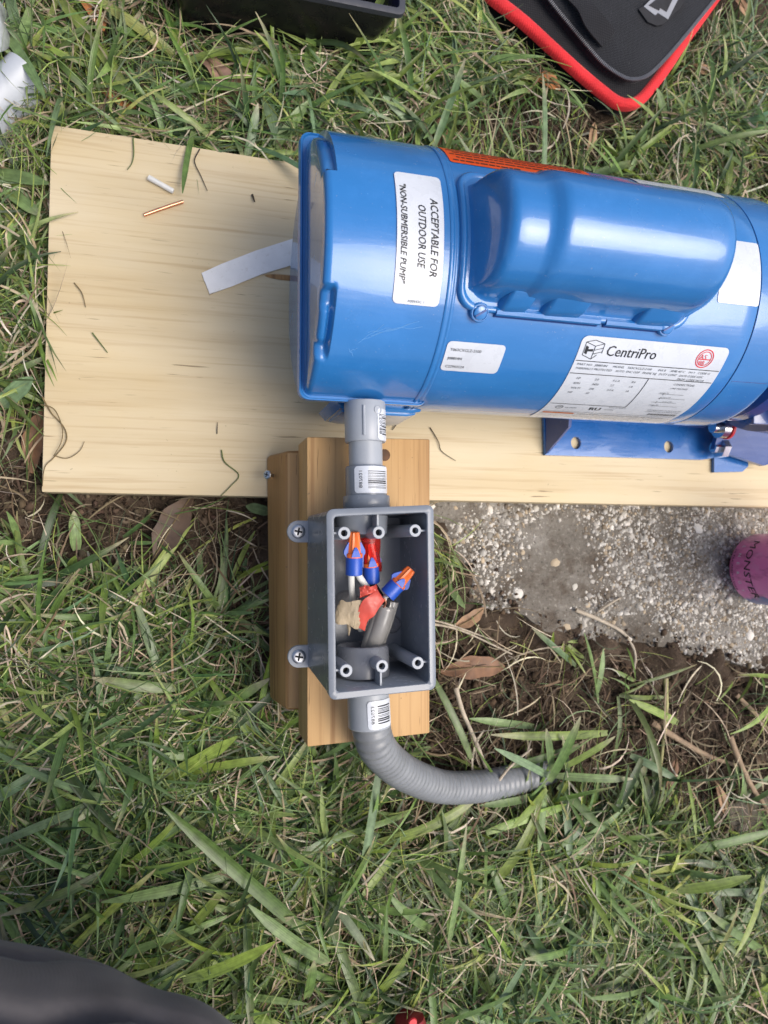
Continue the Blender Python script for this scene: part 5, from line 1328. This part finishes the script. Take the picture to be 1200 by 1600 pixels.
o = fastmesh('broad_grass', V1[0], V1[1], M['blade'], None, V1[2], V1[3]); tag(o, 'broad flat blades of the lawn grass', 'grass', None, 'stuff')
def single_blade(xy, z, ln, wd, az, pitch, droop, yaw, col, tip=0):
    a = lambda q: np.array([q], float)
    v = make_blades(np.zeros((1, 2)) + xy, a(z), a(ln), a(wd), a(az), a(pitch), a(droop), a(yaw), np.array([col]), 9, 3, (np.array([.42, .36, .24]), a(tip)), taper=.3, roll=.2)
    loc = (xy[0], xy[1], 0)
    o = fastmesh('grass_blade', v[0], v[1], M['blade'], None, v[2], v[3], loc); o.parent = ground; return o
# blades one can pick out in the photograph: pixel ends, height, width
hero = [((858, 1222), (900, 1120), .055, .0075), ((850, 1225), (838, 1330), .03, .007), ((862, 1215), (775, 1165), .045, .0062), ((868, 1212), (985, 1215), .04, .0070), ((855, 1232), (800, 1290), .035, .0075), ((872, 1228), (940, 1290), .035, .0075), ((862, 1205), (850, 1140), .05, .006), ((880, 1240), (892, 1345), .03, .007), ((845, 1240), (750, 1262), .03, .006), ((878, 1200), (958, 1150), .04, .006), ((475, 1455), (270, 1252), .050, .0098), ((400, 1350), (165, 1415), .035, .0085), ((330, 1345), (430, 1410), .03, .006), ((515, 1505), (385, 1420), .045, .0085), ((285, 1532), (430, 1478), .05, .0085), ((480, 1560), (490, 1500), .05, .008), ((330, 1545), (480, 1560), .03, .006),
        ((720, 1320), (735, 1490), .02, .005), ((700, 1480), (720, 1290), .05, .0045), ((1060, 1390), (1172, 1372), .055, .0085), ((1070, 1330), (1210, 1290), .04, .008), ((1200, 1490), (1095, 1428), .035, .008), ((1050, 1350), (1110, 1470), .03, .0075),
        ((835, 1135), (735, 1120), .02, .0062), ((950, 1145), (770, 1150), .025, .0075), ((905, 1165), (790, 1195), .02, .006), ((935, 1100), (915, 990), .02, .0062), ((900, 1040), (830, 985), .018, .0062), ((930, 1090), (945, 1015), .02, .0055), ((1060, 1130), (985, 1090), .02, .007), ((888, 1240), (880, 1150), .028, .0065), ((920, 1260), (870, 1330), .03, .006), ((985, 1180), (1060, 1215), .03, .007), ((1065, 1205), (1030, 1255), .03, .006), ((1075, 1220), (1085, 1310), .03, .0035),
        ((265, 136), (408, 141), .032, .0085), ((10, 295), (60, 340), .03, .010), ((0, 635), (50, 590), .03, .012), ((-20, 270), (75, 285), .03, .009), ((100, 215), (95, 160), .03, .006), ((302, 205), (280, 300), .040, .0042), ((430, 230), (480, 160), .03, .0085), ((385, 250), (405, 165), .03, .007), ((690, 905), (725, 950), .016, .006), ((250, 1220), (370, 1155), .035, .0095), ((300, 1130), (420, 1060), .03, .008), ((240, 985), (330, 960), .02, .005), ((420, 800), (385, 790), .018, .008), ((120, 860), (115, 800), .02, .008), ((105, 900), (120, 870), .02, .007),
        ((1040, 190), (1025, 140), .03, .007), ((760, 160), (700, 120), .03, .006), ((650, 200), (600, 150), .03, .008), ((1180, 250), (1100, 190), .03, .008), ((40, 60), (120, 100), .03, .006), ((230, 60), (180, 45), .03, .006), ((780, 1430), (850, 1505), .03, .006), ((560, 1290), (470, 1330), .03, .007), ((330, 1185), (250, 1175), .03, .006), ((620, 1330), (560, 1400), .03, .006), ((900, 1480), (820, 1500), .04, .007), ((1010, 1545), (920, 1560), .04, .007), ((760, 1590), (820, 1500), .05, .006), ((1140, 1580), (1080, 1460), .04, .006), ((140, 1010), (60, 990), .02, .006), ((40, 1200), (110, 1130), .02, .007), ((180, 1230), (120, 1280), .03, .007)]
for k, (a, b, z, wd) in enumerate(hero):
    p, q = P(*a, z * .6), P(*b, z); d = q - p; ln = np.linalg.norm(d) * 1.03; az = math.atan2(d[1], d[0])
    col = np.array(GREEN[[0, 1, 4, 1, 3][k % 5]]) * random.uniform(.95, 1.35)
    single_blade(p[:2], p[2], ln, wd, az, math.atan2(d[2], np.hypot(d[0], d[1])) + .18, .36, random.uniform(-.12, .12), col, .8 if k % 3 == 0 else 0)
n = 240; xy = scatter(1600, .97, .0, .4); px, py = px_of(xy[:, 0], xy[:, 1]); xy = xy[(px > -40) & (px < 1240) & (py > -40) & (py < 1640)][:330]
for q in xy:
    if edge_dist(q[:1], q[1:])[0] < .09 or np.min(np.hypot(case_poly[:, 0] - q[0], case_poly[:, 1] - q[1])) < .08 or inpoly(q[:1], q[1:])[0]: continue
    if min(abs(q[0] - BD['x0']), 9) < .05 and BD['y0'] - .05 < q[1] < BD['y1'] + .05 or BD['x0'] < q[0] < .1 and BD['y0'] - .07 < q[1] < BD['y1'] + .05: continue
    col = palette(1, GREEN, [.26, .28, .14, .14, .12, .06], .8, 1.25)[0]
    single_blade(q, float(gh(q[0], q[1])) + random.uniform(.010, .026), random.uniform(.05, .11), random.uniform(.0052, .0088), random.uniform(0, 6.283), random.uniform(.05, .5), random.uniform(.3, .9), random.uniform(-.3, .3), col, random.choice((0, 0, .9)))
# crumbs of soil and bark on the bare ground
n = 14000; k = 60000; x = rng.uniform(-.2, .7, k); y = rng.uniform(-.52, .5, k); dd = density(x, y); ok = (rng.random(k) < (1.02 - dd)) & ~blocked(x, y) & (~inpoly(x, y) | (rng.random(k) < .015 + .7 * np.exp(-(edge_dist(x, y) / .011)**2))); x, y = x[ok][:n], y[ok][:n]; n = len(x)
rad = np.clip(rng.lognormal(math.log(.0013), .5, n), .0005, .0042)
sl_ = inpoly(x, y); zz = np.where(sl_, SLAB_Z + .0002, gh(x, y) + .001) + .006 * np.exp(-(edge_dist(x, y) / .012)**2) * rng.random(len(x))
V, Q, T = blobs(np.stack([x, y, zz + rad * .3], 1), rad, u(.5, .9, n), palette(n, [(.08, .056, .038), (.12, .088, .06), (.05, .034, .024), (.20, .15, .10)], [.4, .3, .2, .1]), jitter=.6)
o = fastmesh('soil_crumbs', V, Q, M['clod'], None, T, smooth=False); tag(o, 'loose soil crumbs on the bare patches', 'soil', None, 'stuff')
